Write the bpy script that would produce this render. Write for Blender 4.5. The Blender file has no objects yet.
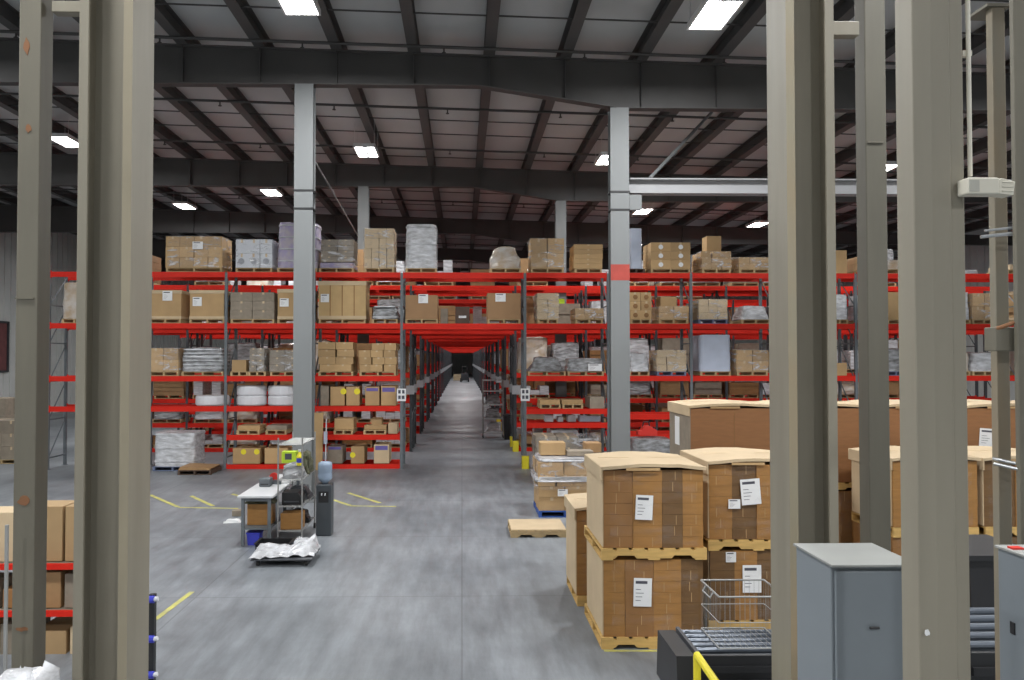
import bpy, math, random
from math import sin, cos, pi, radians
from mathutils import Vector, Matrix
random.seed(7)
S = bpy.context.scene
COL = S.collection
# ---------------------------------------------------------------- camera, world, exposure
CZ, YAW, PIT, F = 3.19, radians(1.2), radians(1.29), 800.0
SHX = 33.2
cd = bpy.data.cameras.new('camera'); cam = bpy.data.objects.new('camera', cd); COL.objects.link(cam)
cam.location = (0, 0, CZ); cam.rotation_euler = (pi/2 + PIT, 0, -YAW)
cd.sensor_width = 36; cd.lens = 36*F/1024; cd.shift_x = SHX/1024; cd.clip_end = 400; cd.clip_start = .05
S.camera = cam
W = bpy.data.worlds.new('world'); S.world = W; W.use_nodes = True
W.node_tree.nodes['Background'].inputs[0].default_value = (.6, .65, .7, 1)
W.node_tree.nodes['Background'].inputs[1].default_value = .05
vs = S.view_settings; vs.view_transform = 'Standard'; vs.look = 'None'; vs.gamma = 1; vs.use_curve_mapping = False
vs.exposure = 0.16
LAMP_W = 430
ROOF0, RSL = 10.42, .028            # roof deck height at x=0 and its gentle fall to the right
def roofz(x): return ROOF0 - RSL*x
# ceiling lamps: position of every fixture (its own lamp is added by its builder below)
LXS = [-12.3, -3.0, 4.6, 13.3]
LAMPS = [(x, y) for y in (-6.8, 3.8, 14.35, 25.0) for x in LXS] + [(-12.3, 35.6), (13.3, 35.6)]  # row behind the camera is unseen, added to brighten the foreground column fronts
LAMPS += [(x, y) for y in (3.8, 25.0) for x in (-20.5, 21.5)]
LAMPS += [(-7.6, 31.9), (7.6, 33.4), (9.4, 42.3), (-9.6, 46.0)]
LAMPS += [(-3.0 if i % 2 else 3.2, 63.0+10.2*i) for i in range(7)] + [(0.2, 60.0+12*i) for i in range(6)]

# ---------------------------------------------------------------- projection helpers (photo pixel + distance -> point)
_f = Vector((sin(YAW)*cos(PIT), cos(YAW)*cos(PIT), sin(PIT))); _r = Vector((cos(YAW), -sin(YAW), 0)); _u = _r.cross(_f)
def ray(px, py): return _f + _r*((px-512+SHX)/F) + _u*((340-py)/F)
def P(px, py, Y):
    d = ray(px, py); t = Y/d.y; return (t*d.x, CZ + t*d.z)
def PX(px, Y, py=358): return P(px, py, Y)[0]
def PZ(py, Y, px=462): return P(px, py, Y)[1]
def FL(px, py, z=0):
    d = ray(px, py); t = (z-CZ)/d.z; return (t*d.x, t*d.y)

ORD = ['first','second','third','fourth','fifth','sixth','seventh','eighth','ninth','tenth','eleventh','twelfth','thirteenth','fourteenth','fifteenth','sixteenth','seventeenth','eighteenth']
# ---------------------------------------------------------------- materials
MATS = {}
def mat(name, col, rough=.6, metal=0, nscale=0, namt=.0, bump=0, col2=None, emit=0, rnd=0, spec=.5, stretch=(1,1,1), detail=4):
    if name in MATS: return MATS[name]
    m = bpy.data.materials.new(name); m.use_nodes = True; nt = m.node_tree; b = nt.nodes['Principled BSDF']
    b.inputs['Base Color'].default_value = (*col, 1); b.inputs['Roughness'].default_value = rough; b.inputs['Metallic'].default_value = metal
    b.inputs['Specular IOR Level'].default_value = spec
    if emit:
        b.inputs['Emission Color'].default_value = (*col, 1); b.inputs['Emission Strength'].default_value = emit
    if nscale:
        tc = nt.nodes.new('ShaderNodeTexCoord'); mp = nt.nodes.new('ShaderNodeMapping'); mp.inputs['Scale'].default_value = stretch
        nt.links.new(tc.outputs['Object'], mp.inputs[0])
        n = nt.nodes.new('ShaderNodeTexNoise'); n.inputs['Scale'].default_value = nscale; n.inputs['Detail'].default_value = detail
        nt.links.new(mp.outputs[0], n.inputs[0])
        r = nt.nodes.new('ShaderNodeMapRange'); r.inputs[1].default_value = .3; r.inputs[2].default_value = .7
        nt.links.new(n.outputs[0], r.inputs[0])
        mx = nt.nodes.new('ShaderNodeMix'); mx.data_type = 'RGBA'
        c2 = col2 or tuple(c*(1-namt) for c in col)
        mx.inputs[6].default_value = (*col, 1); mx.inputs[7].default_value = (*c2, 1)
        nt.links.new(r.outputs[0], mx.inputs[0]); last = mx.outputs[2]
        if rnd:
            oi = nt.nodes.new('ShaderNodeObjectInfo'); hs = nt.nodes.new('ShaderNodeHueSaturation')
            rr = nt.nodes.new('ShaderNodeMapRange'); rr.inputs[3].default_value = 1-rnd; rr.inputs[4].default_value = 1+rnd
            nt.links.new(oi.outputs['Random'], rr.inputs[0]); nt.links.new(rr.outputs[0], hs.inputs['Value'])
            nt.links.new(last, hs.inputs['Color']); last = hs.outputs[0]
        nt.links.new(last, b.inputs['Base Color'])
        if bump:
            bp = nt.nodes.new('ShaderNodeBump'); bp.inputs['Strength'].default_value = bump; bp.inputs['Distance'].default_value = .02
            nt.links.new(n.outputs[0], bp.inputs['Height']); nt.links.new(bp.outputs[0], b.inputs['Normal'])
    MATS[name] = m; return m
M_kraft = mat('kraft_cardboard', (.50,.325,.155), .75, nscale=3, namt=.14, rnd=.16)
M_kraftd = mat('brown_cardboard', (.29,.14,.045), .55, nscale=5, namt=.2, rnd=.1)
M_kraftm = mat('mid_cardboard', (.40,.235,.105), .6, nscale=5, namt=.2, rnd=.1)
M_kraftl = mat('pale_cardboard', (.60,.46,.29), .8, nscale=3, namt=.12, rnd=.06)
M_greybrown = mat('grey_brown_board', (.30,.25,.19), .7, nscale=6, namt=.25, rnd=.12)
M_darkbox = mat('dark_carton', (.10,.062,.042), .7, nscale=4, namt=.3)
M_wood = mat('pallet_wood', (.55,.40,.21), .8, nscale=4, namt=.3, stretch=(1,6,6), rnd=.1)
M_woody = mat('fresh_pallet_wood', (.66,.42,.14), .75, nscale=4, namt=.25, stretch=(1,6,6))
M_bluep = mat('blue_pallet_paint', (.035,.11,.42), .6, nscale=6, namt=.4)
M_greyp = mat('grey_blue_pallet', (.16,.20,.32), .6, nscale=6, namt=.3)
M_red = mat('red_rack_paint', (.70,.024,.012), .5, nscale=2, namt=.12, spec=.2)
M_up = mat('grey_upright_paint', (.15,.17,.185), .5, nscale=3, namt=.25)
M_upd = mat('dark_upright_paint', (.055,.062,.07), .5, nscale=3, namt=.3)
M_colm = mat('grey_column_paint', (.21,.22,.222), .55, nscale=1.2, namt=.12, stretch=(1,1,.3))
M_colf = mat('olive_column_paint', (.27,.245,.19), .5, nscale=1.6, namt=.2, stretch=(3,3,.35), bump=.03)
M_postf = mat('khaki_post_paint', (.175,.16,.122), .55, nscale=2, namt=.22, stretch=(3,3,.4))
M_roof = mat('dark_roof_steel', (.082,.078,.076), .6, nscale=1, namt=.2)
M_purl = mat('grey_purlin_steel', (.085,.082,.08), .6, nscale=1, namt=.2)
M_pipe = mat('pipe_black', (.06,.057,.055), .5)
M_deck = mat('roof_insulation', (.55,.56,.56), .85, nscale=1.0, namt=.12, bump=.3, stretch=(1,.4,1))
M_wall = mat('wall_panel_paint', (.70,.71,.69), .7, nscale=1, namt=.1)
M_wrapw = mat('white_stretch_wrap', (.70,.71,.74), .18, nscale=5, col2=(.42,.42,.43), bump=1.6, stretch=(1,1,2.5), rnd=.06)
M_wrapg = mat('grey_stretch_wrap', (.42,.43,.45), .18, nscale=5, col2=(.15,.145,.14), bump=1.6, stretch=(1,1,2.5), rnd=.1)
M_wrapb = mat('wrapped_cartons_film', (.45,.33,.21), .18, nscale=3.5, col2=(.56,.53,.50), bump=1.4, rnd=.1)
M_purple = mat('purple_film', (.30,.26,.44), .3, nscale=5, col2=(.45,.40,.40), bump=.5)
M_white = mat('white_plastic', (.72,.73,.76), .4, nscale=3, namt=.05)
M_bluew = mat('blue_white_film', (.55,.60,.72), .35, nscale=3, namt=.1, bump=.2)
M_paper = mat('paper_label', (.80,.80,.80), .7)
M_ink = mat('printed_ink', (.08,.08,.10), .7)
M_inkb = mat('blue_ink', (.14,.11,.35), .6)
M_yel = mat('safety_yellow', (.80,.68,.03), .5)
M_lime = mat('lime_sticker', (.55,.75,.04), .5)
M_yelline = mat('floor_tape_yellow', (.62,.58,.10), .6, nscale=5, col2=(.40,.39,.20))
M_black = mat('black_plastic', (.018,.018,.02), .45, nscale=3, namt=.3)
M_dgrey = mat('dark_grey_metal', (.07,.075,.085), .4, nscale=3, namt=.3)
M_steel = mat('bright_steel', (.50,.51,.52), .3, metal=.85)
M_zinc = mat('zinc_wire', (.36,.36,.35), .4, metal=.4)
M_roller = mat('conveyor_roller_steel', (.10,.115,.14), .4, metal=.4)
M_cab = mat('cabinet_grey_paint', (.20,.225,.245), .38, nscale=1.5, namt=.1)
M_cream = mat('cream_plastic', (.62,.59,.50), .5)
M_table = mat('table_top_laminate', (.62,.63,.64), .4)
M_waterb = mat('blue_water_bottle', (.33,.42,.55), .15, nscale=3, namt=.15)
M_rubber = mat('rubber', (.02,.02,.02), .8)
M_blue = mat('blue_plastic', (.04,.05,.45), .45)
M_redp = mat('red_plastic', (.60,.03,.02), .45)
M_dolive = mat('dark_olive_cloth', (.10,.10,.06), .9)
M_rust = mat('rust_stain', (.24,.11,.05), .8)
M_rustp = mat('rusty_post_paint', (.27,.20,.12), .7, nscale=2, col2=(.22,.21,.17), stretch=(3,3,.5))
M_lamp = mat('lamp_diffuser', (1,.985,.96), .5, emit=22)
M_fix = mat('fixture_white_enamel', (.7,.7,.7), .4)
M_pink = mat('maroon_window_blind', (.22,.08,.08), .7, nscale=3, namt=.3)
def film_mat():
    m = bpy.data.materials.new('clear_stretch_film'); m.use_nodes = True; nt = m.node_tree; N = nt.nodes; L = nt.links
    N.remove(N['Principled BSDF']); out = N['Material Output']
    tc = N.new('ShaderNodeTexCoord'); mp = N.new('ShaderNodeMapping'); mp.inputs['Scale'].default_value = (1,1,3); L.new(tc.outputs['Object'], mp.inputs[0])
    n = N.new('ShaderNodeTexNoise'); n.inputs['Scale'].default_value = 2.6; n.inputs['Detail'].default_value = 3; n.inputs['Distortion'].default_value = .6; L.new(mp.outputs[0], n.inputs[0])
    r = N.new('ShaderNodeMapRange'); r.inputs[1].default_value = .54; r.inputs[2].default_value = .70; r.inputs[3].default_value = .07; r.inputs[4].default_value = .75; L.new(n.outputs[0], r.inputs[0])  # whiter, more opaque noise patches paint highlights into the film
    t = N.new('ShaderNodeBsdfTransparent'); b = N.new('ShaderNodeBsdfPrincipled'); b.inputs['Base Color'].default_value = (.75,.75,.77,1); b.inputs['Roughness'].default_value = .12
    bp = N.new('ShaderNodeBump'); bp.inputs['Strength'].default_value = .8; L.new(n.outputs[0], bp.inputs['Height']); L.new(bp.outputs[0], b.inputs['Normal'])
    mx = N.new('ShaderNodeMixShader'); L.new(r.outputs[0], mx.inputs[0]); L.new(t.outputs[0], mx.inputs[1]); L.new(b.outputs[0], mx.inputs[2]); L.new(mx.outputs[0], out.inputs[0])
    return m
M_film = film_mat()
def floor_mat():
    m = bpy.data.materials.new('polished_concrete'); m.use_nodes = True; nt = m.node_tree; N = nt.nodes; L = nt.links; b = N['Principled BSDF']
    tc = N.new('ShaderNodeTexCoord')
    n1 = N.new('ShaderNodeTexNoise'); n1.inputs['Scale'].default_value = .35; n1.inputs['Detail'].default_value = 8; n1.inputs['Roughness'].default_value = .62; L.new(tc.outputs['Object'], n1.inputs[0])
    mp = N.new('ShaderNodeMapping'); mp.inputs['Scale'].default_value = (2.2,.35,1); mp.inputs['Rotation'].default_value = (0,0,.35); L.new(tc.outputs['Object'], mp.inputs[0])
    n2 = N.new('ShaderNodeTexNoise'); n2.inputs['Scale'].default_value = 2.2; n2.inputs['Detail'].default_value = 8; n2.inputs['Roughness'].default_value = .7; L.new(mp.outputs[0], n2.inputs[0])
    cr = N.new('ShaderNodeValToRGB'); cr.color_ramp.elements[0].position = .34; cr.color_ramp.elements[1].position = .68
    cr.color_ramp.elements[0].color = (.145,.16,.175,1); cr.color_ramp.elements[1].color = (.26,.278,.298,1); L.new(n1.outputs[0], cr.inputs[0])
    mx = N.new('ShaderNodeMix'); mx.data_type = 'RGBA'; mx.blend_type = 'OVERLAY'; mx.inputs[0].default_value = .75; L.new(cr.outputs[0], mx.inputs[6]); L.new(n2.outputs[0], mx.inputs[7])
    # control joints
    br = N.new('ShaderNodeTexBrick'); br.offset = 0; br.inputs['Scale'].default_value = 1; br.inputs['Brick Width'].default_value = 3.55; br.inputs['Row Height'].default_value = 3.6
    br.inputs['Mortar Size'].default_value = .012; br.inputs['Color1'].default_value = (1,1,1,1); br.inputs['Color2'].default_value = (.96,.96,.96,1); br.inputs['Mortar'].default_value = (.62,.62,.62,1)
    L.new(tc.outputs['Object'], br.inputs[0])
    m2 = N.new('ShaderNodeMix'); m2.data_type = 'RGBA'; m2.blend_type = 'MULTIPLY'; m2.inputs[0].default_value = .7; L.new(mx.outputs[2], m2.inputs[6]); L.new(br.outputs[0], m2.inputs[7])
    L.new(m2.outputs[2], b.inputs['Base Color'])
    rr = N.new('ShaderNodeMapRange'); rr.inputs[3].default_value = .30; rr.inputs[4].default_value = .58; L.new(n2.outputs[0], rr.inputs[0]); L.new(rr.outputs[0], b.inputs['Roughness'])
    return m
M_floor = floor_mat()

# ---------------------------------------------------------------- mesh builder
class MB:
    def __init__(s): s.v = []; s.f = []; s.m = []
    def add(s, vs, fs, m=0):
        o = len(s.v); s.v += [tuple(v) for v in vs]; s.f += [tuple(i+o for i in f) for f in fs]; s.m += [m]*len(fs); return s
    def box(s, x0, y0, z0, x1, y1, z1, m=0):
        return s.add([(x0,y0,z0),(x1,y0,z0),(x1,y1,z0),(x0,y1,z0),(x0,y0,z1),(x1,y0,z1),(x1,y1,z1),(x0,y1,z1)],
            [(0,3,2,1),(4,5,6,7),(0,1,5,4),(1,2,6,5),(2,3,7,6),(3,0,4,7)], m)
    def tube(s, pts, r, n=8, m=0):
        for a, b in zip(pts[:-1], pts[1:]):
            a = Vector(a); b = Vector(b); d = (b-a).normalized(); q = Vector((0,0,1)) if abs(d.z) < .9 else Vector((1,0,0))
            e = d.cross(q).normalized(); g = d.cross(e)
            vs = [a+(e*cos(2*pi*i/n)+g*sin(2*pi*i/n))*r for i in range(n)] + [b+(e*cos(2*pi*i/n)+g*sin(2*pi*i/n))*r for i in range(n)]
            s.add(vs, [(i,(i+1)%n,n+(i+1)%n,n+i) for i in range(n)] + [tuple(range(n))[::-1], tuple(range(n,2*n))], m)
        return s
    def bar(s, a, b, w, m=0): return s.tube([a,b], w*.7071, 4, m)
    def prism(s, poly, a, b, axis='y', m=0):
        n = len(poly)
        def mk(p, t): return {'y':(p[0],t,p[1]), 'x':(t,p[0],p[1]), 'z':(p[0],p[1],t)}[axis]
        vs = [mk(p,a) for p in poly]+[mk(p,b) for p in poly]
        return s.add(vs, [tuple(range(n)), tuple(range(n,2*n))[::-1]]+[(i,n+i,n+(i+1)%n,(i+1)%n) for i in range(n)], m)
    def lathe(s, prof, n=20, cx=0, cy=0, m=0):
        vs = [(cx+r*cos(2*pi*i/n), cy+r*sin(2*pi*i/n), z) for r, z in prof for i in range(n)]
        k = len(prof); fs = [(j*n+i, j*n+(i+1)%n, (j+1)*n+(i+1)%n, (j+1)*n+i) for j in range(k-1) for i in range(n)]
        return s.add(vs, fs+[tuple(range(n))[::-1], tuple(range((k-1)*n, k*n))], m)
    def lump(s, w, d, h, seed=0, amp=.03, topf=1.0, nz=7, z0=0, shape=None, m=0, fold=1.0):
        """soft wrapped body: stacked rounded-rectangle rings with irregular sides and a sagging top"""
        rg = random.Random(seed); n = 28; rings = []
        ph = [rg.uniform(0, 6.28) for _ in range(6)]
        for j in range(nz+1):
            t = j/nz; k = 1+(topf-1)*t; 
            if shape: k *= shape(t)
            ring = []
            for i in range(n):
                a = 2*pi*i/n; c, q = cos(a), sin(a); e = .28
                x = (abs(c)**e)*(1 if c > 0 else -1)*w/2*k; y = (abs(q)**e)*(1 if q > 0 else -1)*d/2*k
                o = 1+amp*(rg.uniform(-1,1)*.6+sin(3*a+ph[0]+t*4)+.6*sin(5*a+ph[1]-t*9)*fold)
                ring.append((x*o, y*o, z0+h*t + (amp*h*.6*sin(2*a+ph[2]) if j == nz else 0)))
            rings += ring
        top = []
        for i in range(n):
            x, y, z = rings[nz*n+i]; top.append((x*.55, y*.55, z+h*amp*1.2+rg.uniform(-1,1)*amp*h*.6))
        vs = rings+top; fs = [(j*n+i, j*n+(i+1)%n, (j+1)*n+(i+1)%n, (j+1)*n+i) for j in range(nz+1) for i in range(n)]
        fs += [tuple(range(n))[::-1], tuple(range((nz+1)*n, (nz+2)*n))]
        return s.add(vs, fs, m)
    def mesh(s, name, mats, bevel=0, smooth=False):
        me = bpy.data.meshes.new(name); me.from_pydata(s.v, [], s.f)
        for q in (mats if isinstance(mats, (list, tuple)) else [mats]): me.materials.append(q)
        me.polygons.foreach_set('material_index', s.m)
        if smooth: me.polygons.foreach_set('use_smooth', [True]*len(s.f))
        me.update(); return me
    def build(s, name, mats, parent=None, loc=(0,0,0), rz=0, bevel=0, smooth=False):
        o = bpy.data.objects.new(name, s.mesh(name, mats, bevel, smooth)); COL.objects.link(o)
        o.parent = parent; o.location = loc; o.rotation_euler = (0,0,rz)
        if bevel:
            b = o.modifiers.new('bevel', 'BEVEL'); b.width = bevel; b.segments = 2; b.limit_method = 'ANGLE'
        return o
def tag(o, label, cat, group=None, kind=None):
    if label: o['label'] = label
    if cat: o['category'] = cat
    if group: o['group'] = group
    if kind: o['kind'] = kind
    return o
def empty(name, loc, label, cat, group=None, rz=0):
    o = bpy.data.objects.new(name, None); COL.objects.link(o); o.location = loc; o.rotation_euler = (0,0,rz); o.empty_display_size = .1
    return tag(o, label, cat, group)
def clone(o, parent=None):
    c = o.copy(); COL.objects.link(c)
    if parent: c.parent = parent
    for ch in list(o.children): clone(ch, c)
    return c
def inst(name, me, parent=None, loc=(0,0,0), rz=0):
    o = bpy.data.objects.new(name, me); COL.objects.link(o); o.parent = parent; o.location = loc; o.rotation_euler = (0,0,rz); return o

# ---------------------------------------------------------------- setting
XL, XR, YB, YF = -24, 28, -14, 158
tag(MB().box(XL, YB, -.2, XR, YF, 0).build('floor', M_floor), 'grey polished concrete warehouse floor with control joints', 'floor', kind='structure')
cb = MB()
zl, zr = roofz(XL), roofz(XR)
cb.prism([(XL,zl),(XR,zr),(XR,zr+.2),(XL,zl+.2)], YB, YF)
tag(cb.build('ceiling', M_deck), 'pale insulated roof deck between dark purlins', 'ceiling', kind='structure')
def corr_wall(name, x0, y0, x1, y1, label):
    b = MB(); L = math.hypot(x1-x0, y1-y0); n = int(L/.6); dx, dy = (x1-x0)/L, (y1-y0)/L; nx, ny = -dy, dx
    H = 10.8 if x0 < 0 else 10.2
    for i in range(n):
        a, c, e = i*L/n, (i+.75)*L/n, (i+1)*L/n
        for s0, s1, off in ((a,c,.05),(c,e,0)):
            p = [(x0+dx*s0, y0+dy*s0),(x0+dx*s1, y0+dy*s1),(x0+dx*s1+nx*(off+.15), y0+dy*s1+ny*(off+.15)),(x0+dx*s0+nx*(off+.15), y0+dy*s0+ny*(off+.15))]
            b.prism(p, 0, H, 'z')
    return tag(b.build(name, M_wall), label, 'wall', kind='structure')
corr_wall('wall_left', XL, YF, XL, YB, 'pale ribbed metal panel wall beyond the rack end')
corr_wall('wall_right', XR, YB, XR, YF, 'pale ribbed metal panel wall on the far right')
corr_wall('wall_far', XR, YF, XL, YF, 'ribbed metal wall at the end of the long aisle')
corr_wall('wall_back', XL, YB, XR, YB, 'ribbed metal wall behind the viewer')
# window in the left wall with a maroon blind
wy0, wy1 = 36.5, 42.3
wb = MB(); wz0, wz1 = 2.55, 5.0; xw = XL+.2
for i in range(3):
    y = wy0+(wy1-wy0)*i/2; wb.box(xw, y-.06, wz0-.08, xw+.12, y+.06, wz1+.08)
wb.box(xw, wy0, wz0-.1, xw+.12, wy1, wz0); wb.box(xw, wy0, wz1, xw+.12, wy1, wz1+.1)
w1 = tag(wb.build('window_1', M_upd), 'wide dark framed window with maroon blinds in the left wall', 'window', kind='structure')
MB().box(xw+.02, wy0, wz0, xw+.05, wy1, wz1).build('blind', M_pink, w1)

# yellow floor tape
def tape(a, b, label, w=.09):
    (x0,y0),(x1,y1) = FL(*a), FL(*b); L = math.hypot(x1-x0,y1-y0); ang = math.atan2(y1-y0, x1-x0)
    o = MB().box(0,-w/2,0,L,w/2,.003).build('floor_tape', M_yelline, loc=(x0,y0,.001), rz=ang)
    tag(o, label, 'floor marking', 'yellow tape lines on the floor')
tape((150,495),(178,507), 'slanting yellow tape line next to the big left column')
tape((191,496),(213,506), 'slanting yellow tape line between left column and worktable')
tape((178,507.5),(238,508.5), 'long horizontal yellow tape line left of the worktable', .07)
tape((232,494),(245,498), 'short yellow tape piece behind the worktable corner')
tape((333,500),(350,505.5), 'short slanting yellow tape line right of the water cooler')
tape((348,493),(380,503), 'longer slanting yellow tape line right of the water cooler')
tape((350,506),(396,506.5), 'horizontal yellow tape line right of the water cooler', .07)
tape((155,620),(192,592), 'bright yellow tape line nearest the viewer on the left floor', .07)
tape((604,651),(676,651), 'yellow tape line in front of the nearest stacked carton pallet', .05)

# ---------------------------------------------------------------- roof steel
def girder(Y, label, n):
    b = MB(); xs = [XL, -1.3+.0, .4, 3.55, 6.7, XR]
    def top(x): return roofz(x)-.13
    def bot(x): return 9.33-(min((x-.4)/3.15, 1)*.49 if x > .4 else 0)
    pts = [XL, -3.55, .4, 3.55, XR]
    for a, c in zip(pts[:-1], pts[1:]):
        def quad(y0, y1, z0a, z0c, z1a, z1c):
            b.add([(a,y0,z0a),(c,y0,z0c),(c,y1,z0c),(a,y1,z0a),(a,y0,z1a),(c,y0,z1c),(c,y1,z1c),(a,y1,z1a)],
                [(0,3,2,1),(4,5,6,7),(0,1,5,4),(1,2,6,5),(2,3,7,6),(3,0,4,7)])
        ta, tc_, ba, bc = top(a)-.25, top(c)-.25, bot(a), bot(c)
        quad(Y-.01, Y+.01, ba, bc, ta, tc_)
        quad(Y-.13, Y+.13, ba, bc, ba+.025, bc+.025)
        quad(Y-.13, Y+.13, ta-.025, tc_-.025, ta, tc_)
    for k in range(16):
        x = -1.1+1.72*(k-7); 
        if XL < x < XR: b.box(x-.008, Y-.12, bot(x)+.02, x+.008, Y+.12, top(x)-.27)
    o = b.build('roof_girder', M_roof); tag(o, label, 'roof girder', 'steel girders under the roof')
GY = [7.3, 18.0, 28.7, 39.4]
for i, y in enumerate(GY):
    girder(y, ['dark steel roof girder over the foreground posts', 'nearest visible dark steel girder across the whole top of the view',
        'second dark girder crossing behind the nearest visible one', 'third dark girder crossing low above the rack loads'][i], i)
for i in range(10): girder(50.1+10.7*i, 'dark steel girder deep in the hall above the rear racks', 9)
pm = MB()
for k in range(29):
    x = -1.1+1.72*(k-13)
    if not XL+.3 < x < XR-.3: continue
    z = roofz(x)-.02
    b = MB(); b.box(-.01, YB+.1, -.35, .01, YF-.1, 0); b.box(-.12, YB+.1, -.36, .12, YF-.1, -.34); b.box(-.12, YB+.1, -.02, .12, YF-.1, 0)
    o = b.build('roof_purlin', M_purl, loc=(x,0,z)); nl_ = k-12 if x > 0.3 else 13-k
    if k == 13: nl_ = 1
    elif x > 0: nl_ = k-13
    else: nl_ = 14-k
    tag(o, 'grey lengthwise roof purlin, %s %s of the aisle vanishing point' % (ORD[nl_-1], 'right' if x > 0 else 'left'), 'purlin', 'parallel purlins under the roof deck')
# bridging rods and sprinkler pipes across the purlins
y = 8.75; k = 0; npipe = nrod = 0
while y < 59:
    dz = .30 if k % 3 else .41
    r = .018 if k % 3 else .035
    b = MB(); b.tube([(XL+.3, 0, roofz(XL+.3)-dz),(XR-.3, 0, roofz(XR-.3)-dz)], r, 6)
    if k % 3 == 0:
        for j in range(14):
            x = -19+j*3.1; b.tube([(x,0,roofz(x)-dz),(x,0,roofz(x)-dz-.12)], .02, 6); b.tube([(x,0,roofz(x)-dz-.12),(x,0,roofz(x)-dz-.14)], .05, 6)
        tag(b.build('sprinkler_pipe', M_pipe, loc=(0,y,0)), 'black sprinkler pipe crossing under the purlins, %s from the viewer' % ORD[npipe], 'pipe', 'sprinkler pipes under the roof'); npipe += 1
    else:
        tag(b.build('bridging_rod', M_pipe, loc=(0,y,0)), 'thin steel rod tying the roof purlins together', 'rod', 'bridging rods under the roof')
    y += 1.45; k += 1
def rod(a, b, label, r=.03, m=None):
    A = P(a[0], a[1], a[2]); B_ = P(b[0], b[1], b[2])
    o = MB().tube([(A[0],a[2],A[1]),(B_[0],b[2],B_[1])], r, 8).build('pipe_brace', m or M_purl); tag(o, label, 'brace')
rod((316,163,18.1),(358,236,28.6), 'slanting pale cable between the left mid column and the distant one', .02, M_colm)
rod((650,178,18.05),(712,112,21.0), 'slanting pale conduit rising from the crossbeam to the roof', .04, M_colm)
cx2_ = PX(618.8,18,250)
# cable sway and light horizontal crane beam on the right
X0 = cx2_+.235; zc = PZ(186,18)
b = MB(); b.box(X0,17.85,zc+.14,20,18.15,zc+.17); b.box(X0,17.85,zc-.17,20,18.15,zc-.14); b.box(X0,17.99,zc-.14,20,18.01,zc+.14)
tag(b.build('crossbeam', mat('pale_beam_paint',(.33,.33,.34),.5,nscale=1,namt=.1)), 'pale grey horizontal steel beam running right from the red-banded column', 'beam')

# ---------------------------------------------------------------- lamps
fm = MB(); fm.box(-.32,-.62,.02,.32,.62,.09); fm.box(-.34,-.64,-.02,-.30,.64,.09); fm.box(.30,-.64,-.02,.34,.64,.09); fm.box(-.34,-.64,-.02,.34,-.60,.09); fm.box(-.34,.60,-.02,.34,.64,.09)
for sx in (-.3,.3):
    for sy in (-.5,.5): fm.tube([(sx,sy,.09),(sx,sy,.84)], .006, 4)
fme = fm.mesh('housing', M_fix)
dm = MB()
for sx in (-.17,.17):
    dm.box(sx-.11,-.58,-.005,sx+.11,.58,.015)
dme = dm.mesh('diffuser', M_lamp)
lampname = {0:'high-bay lamp', }
LL = {(-3.0,14.35):'bright high-bay lamp at the top edge above the left mid column', (4.6,14.35):'bright high-bay lamp at the top edge right of centre',
      (-3.0,25.0):'glowing twin-panel high-bay lamp right of the left mid column', (4.6,25.0):'glowing high-bay lamp just left of the red-banded column',
      (-12.3,35.6):'small lamp above the wide wrapped brown cartons at left', (-7.6,31.9):'small lamp just left of the left mid column',
      (7.6,33.4):'small lamp right of the red-banded column, below the crossbeam', (13.3,35.6):'small lamp above the low wrapped cartons, before the big right column',
      (-12.3,25.0):'glowing high-bay lamp between the two left foreground posts', (13.3,25.0):'glowing high-bay lamp between the two right foreground posts'}
for (x, yy) in LAMPS:
    z = roofz(x)-.85
    e = empty('high_bay_lamp', (x,yy,z), LL.get((x,yy), 'small distant high-bay lamp among the far girders' if yy > 26 else 'unseen high-bay lamp over the loading area'), 'ceiling lamp', 'high-bay lamps under the roof')
    inst('housing', fme, e); inst('diffuser', dme, e)
    ld = bpy.data.lights.new('lamp_light', 'AREA'); ld.shape = 'RECTANGLE'; ld.size = .5; ld.size_y = 1.1; ld.energy = LAMP_W; ld.color = (.975,.99,1)
    ld.energy = LAMP_W*(.6 if yy > 50 else .8 if yy > 26 else .45 if yy > 24 else 1.0)
    lo = bpy.data.objects.new('lamp_light', ld); COL.objects.link(lo); lo.parent = e; lo.location = (0,0,-.03)

# ---------------------------------------------------------------- building columns
def h_column(x, Y, w, d, tf, h, m, label, web='x', name='steel_column', base=True, edge=None):
    """wide-flange column. web='x': flanges face left/right"""
    e = empty(name, (x,Y,0), label, 'column')
    b = MB()
    if web == 'x': b.box(-w/2,-d/2,.02,-w/2+tf,d/2,h); b.box(w/2-tf,-d/2,.02,w/2,d/2,h); b.box(-w/2+tf,-.006,.02,w/2-tf,.006,h)
    else: b.box(-w/2,-d/2,.02,w/2,-d/2+tf,h); b.box(-w/2,d/2-tf,.02,w/2,d/2,h); b.box(-.006,-d/2+tf,.02,.006,d/2-tf,h)
    if edge:
        b.box(-w/2,-d/2-.0015,.02,-w/2+tf+.03,-d/2,h,1 if x > 0 else 0); b.box(w/2-tf-.03,-d/2-.0015,.02,w/2,-d/2,h,1 if x < 0 else 0)
        b.box(-w/2+tf,-d/2,.02,-w/2+tf+.03,-d/2+.02,h,0); b.box(w/2-tf-.03,-d/2,.02,w/2-tf,-d/2+.02,h,0)
        m = [m, edge]
    b.build('shaft', m, e)
    if base:
        b = MB().box(-w/2-.08,-d/2-.08,0,w/2+.08,d/2+.08,.02)
        for sx in (-1,1):
            for sy in (-1,1): b.tube([(sx*(w/2+.04),sy*(d/2+.04),.02),(sx*(w/2+.04),sy*(d/2+.04),.05)], .015, 6)
        b.build('base_plate', m, e)
    return e
zt = lambda x: 8.84
cx = PX(304.5,18,250)
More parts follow.
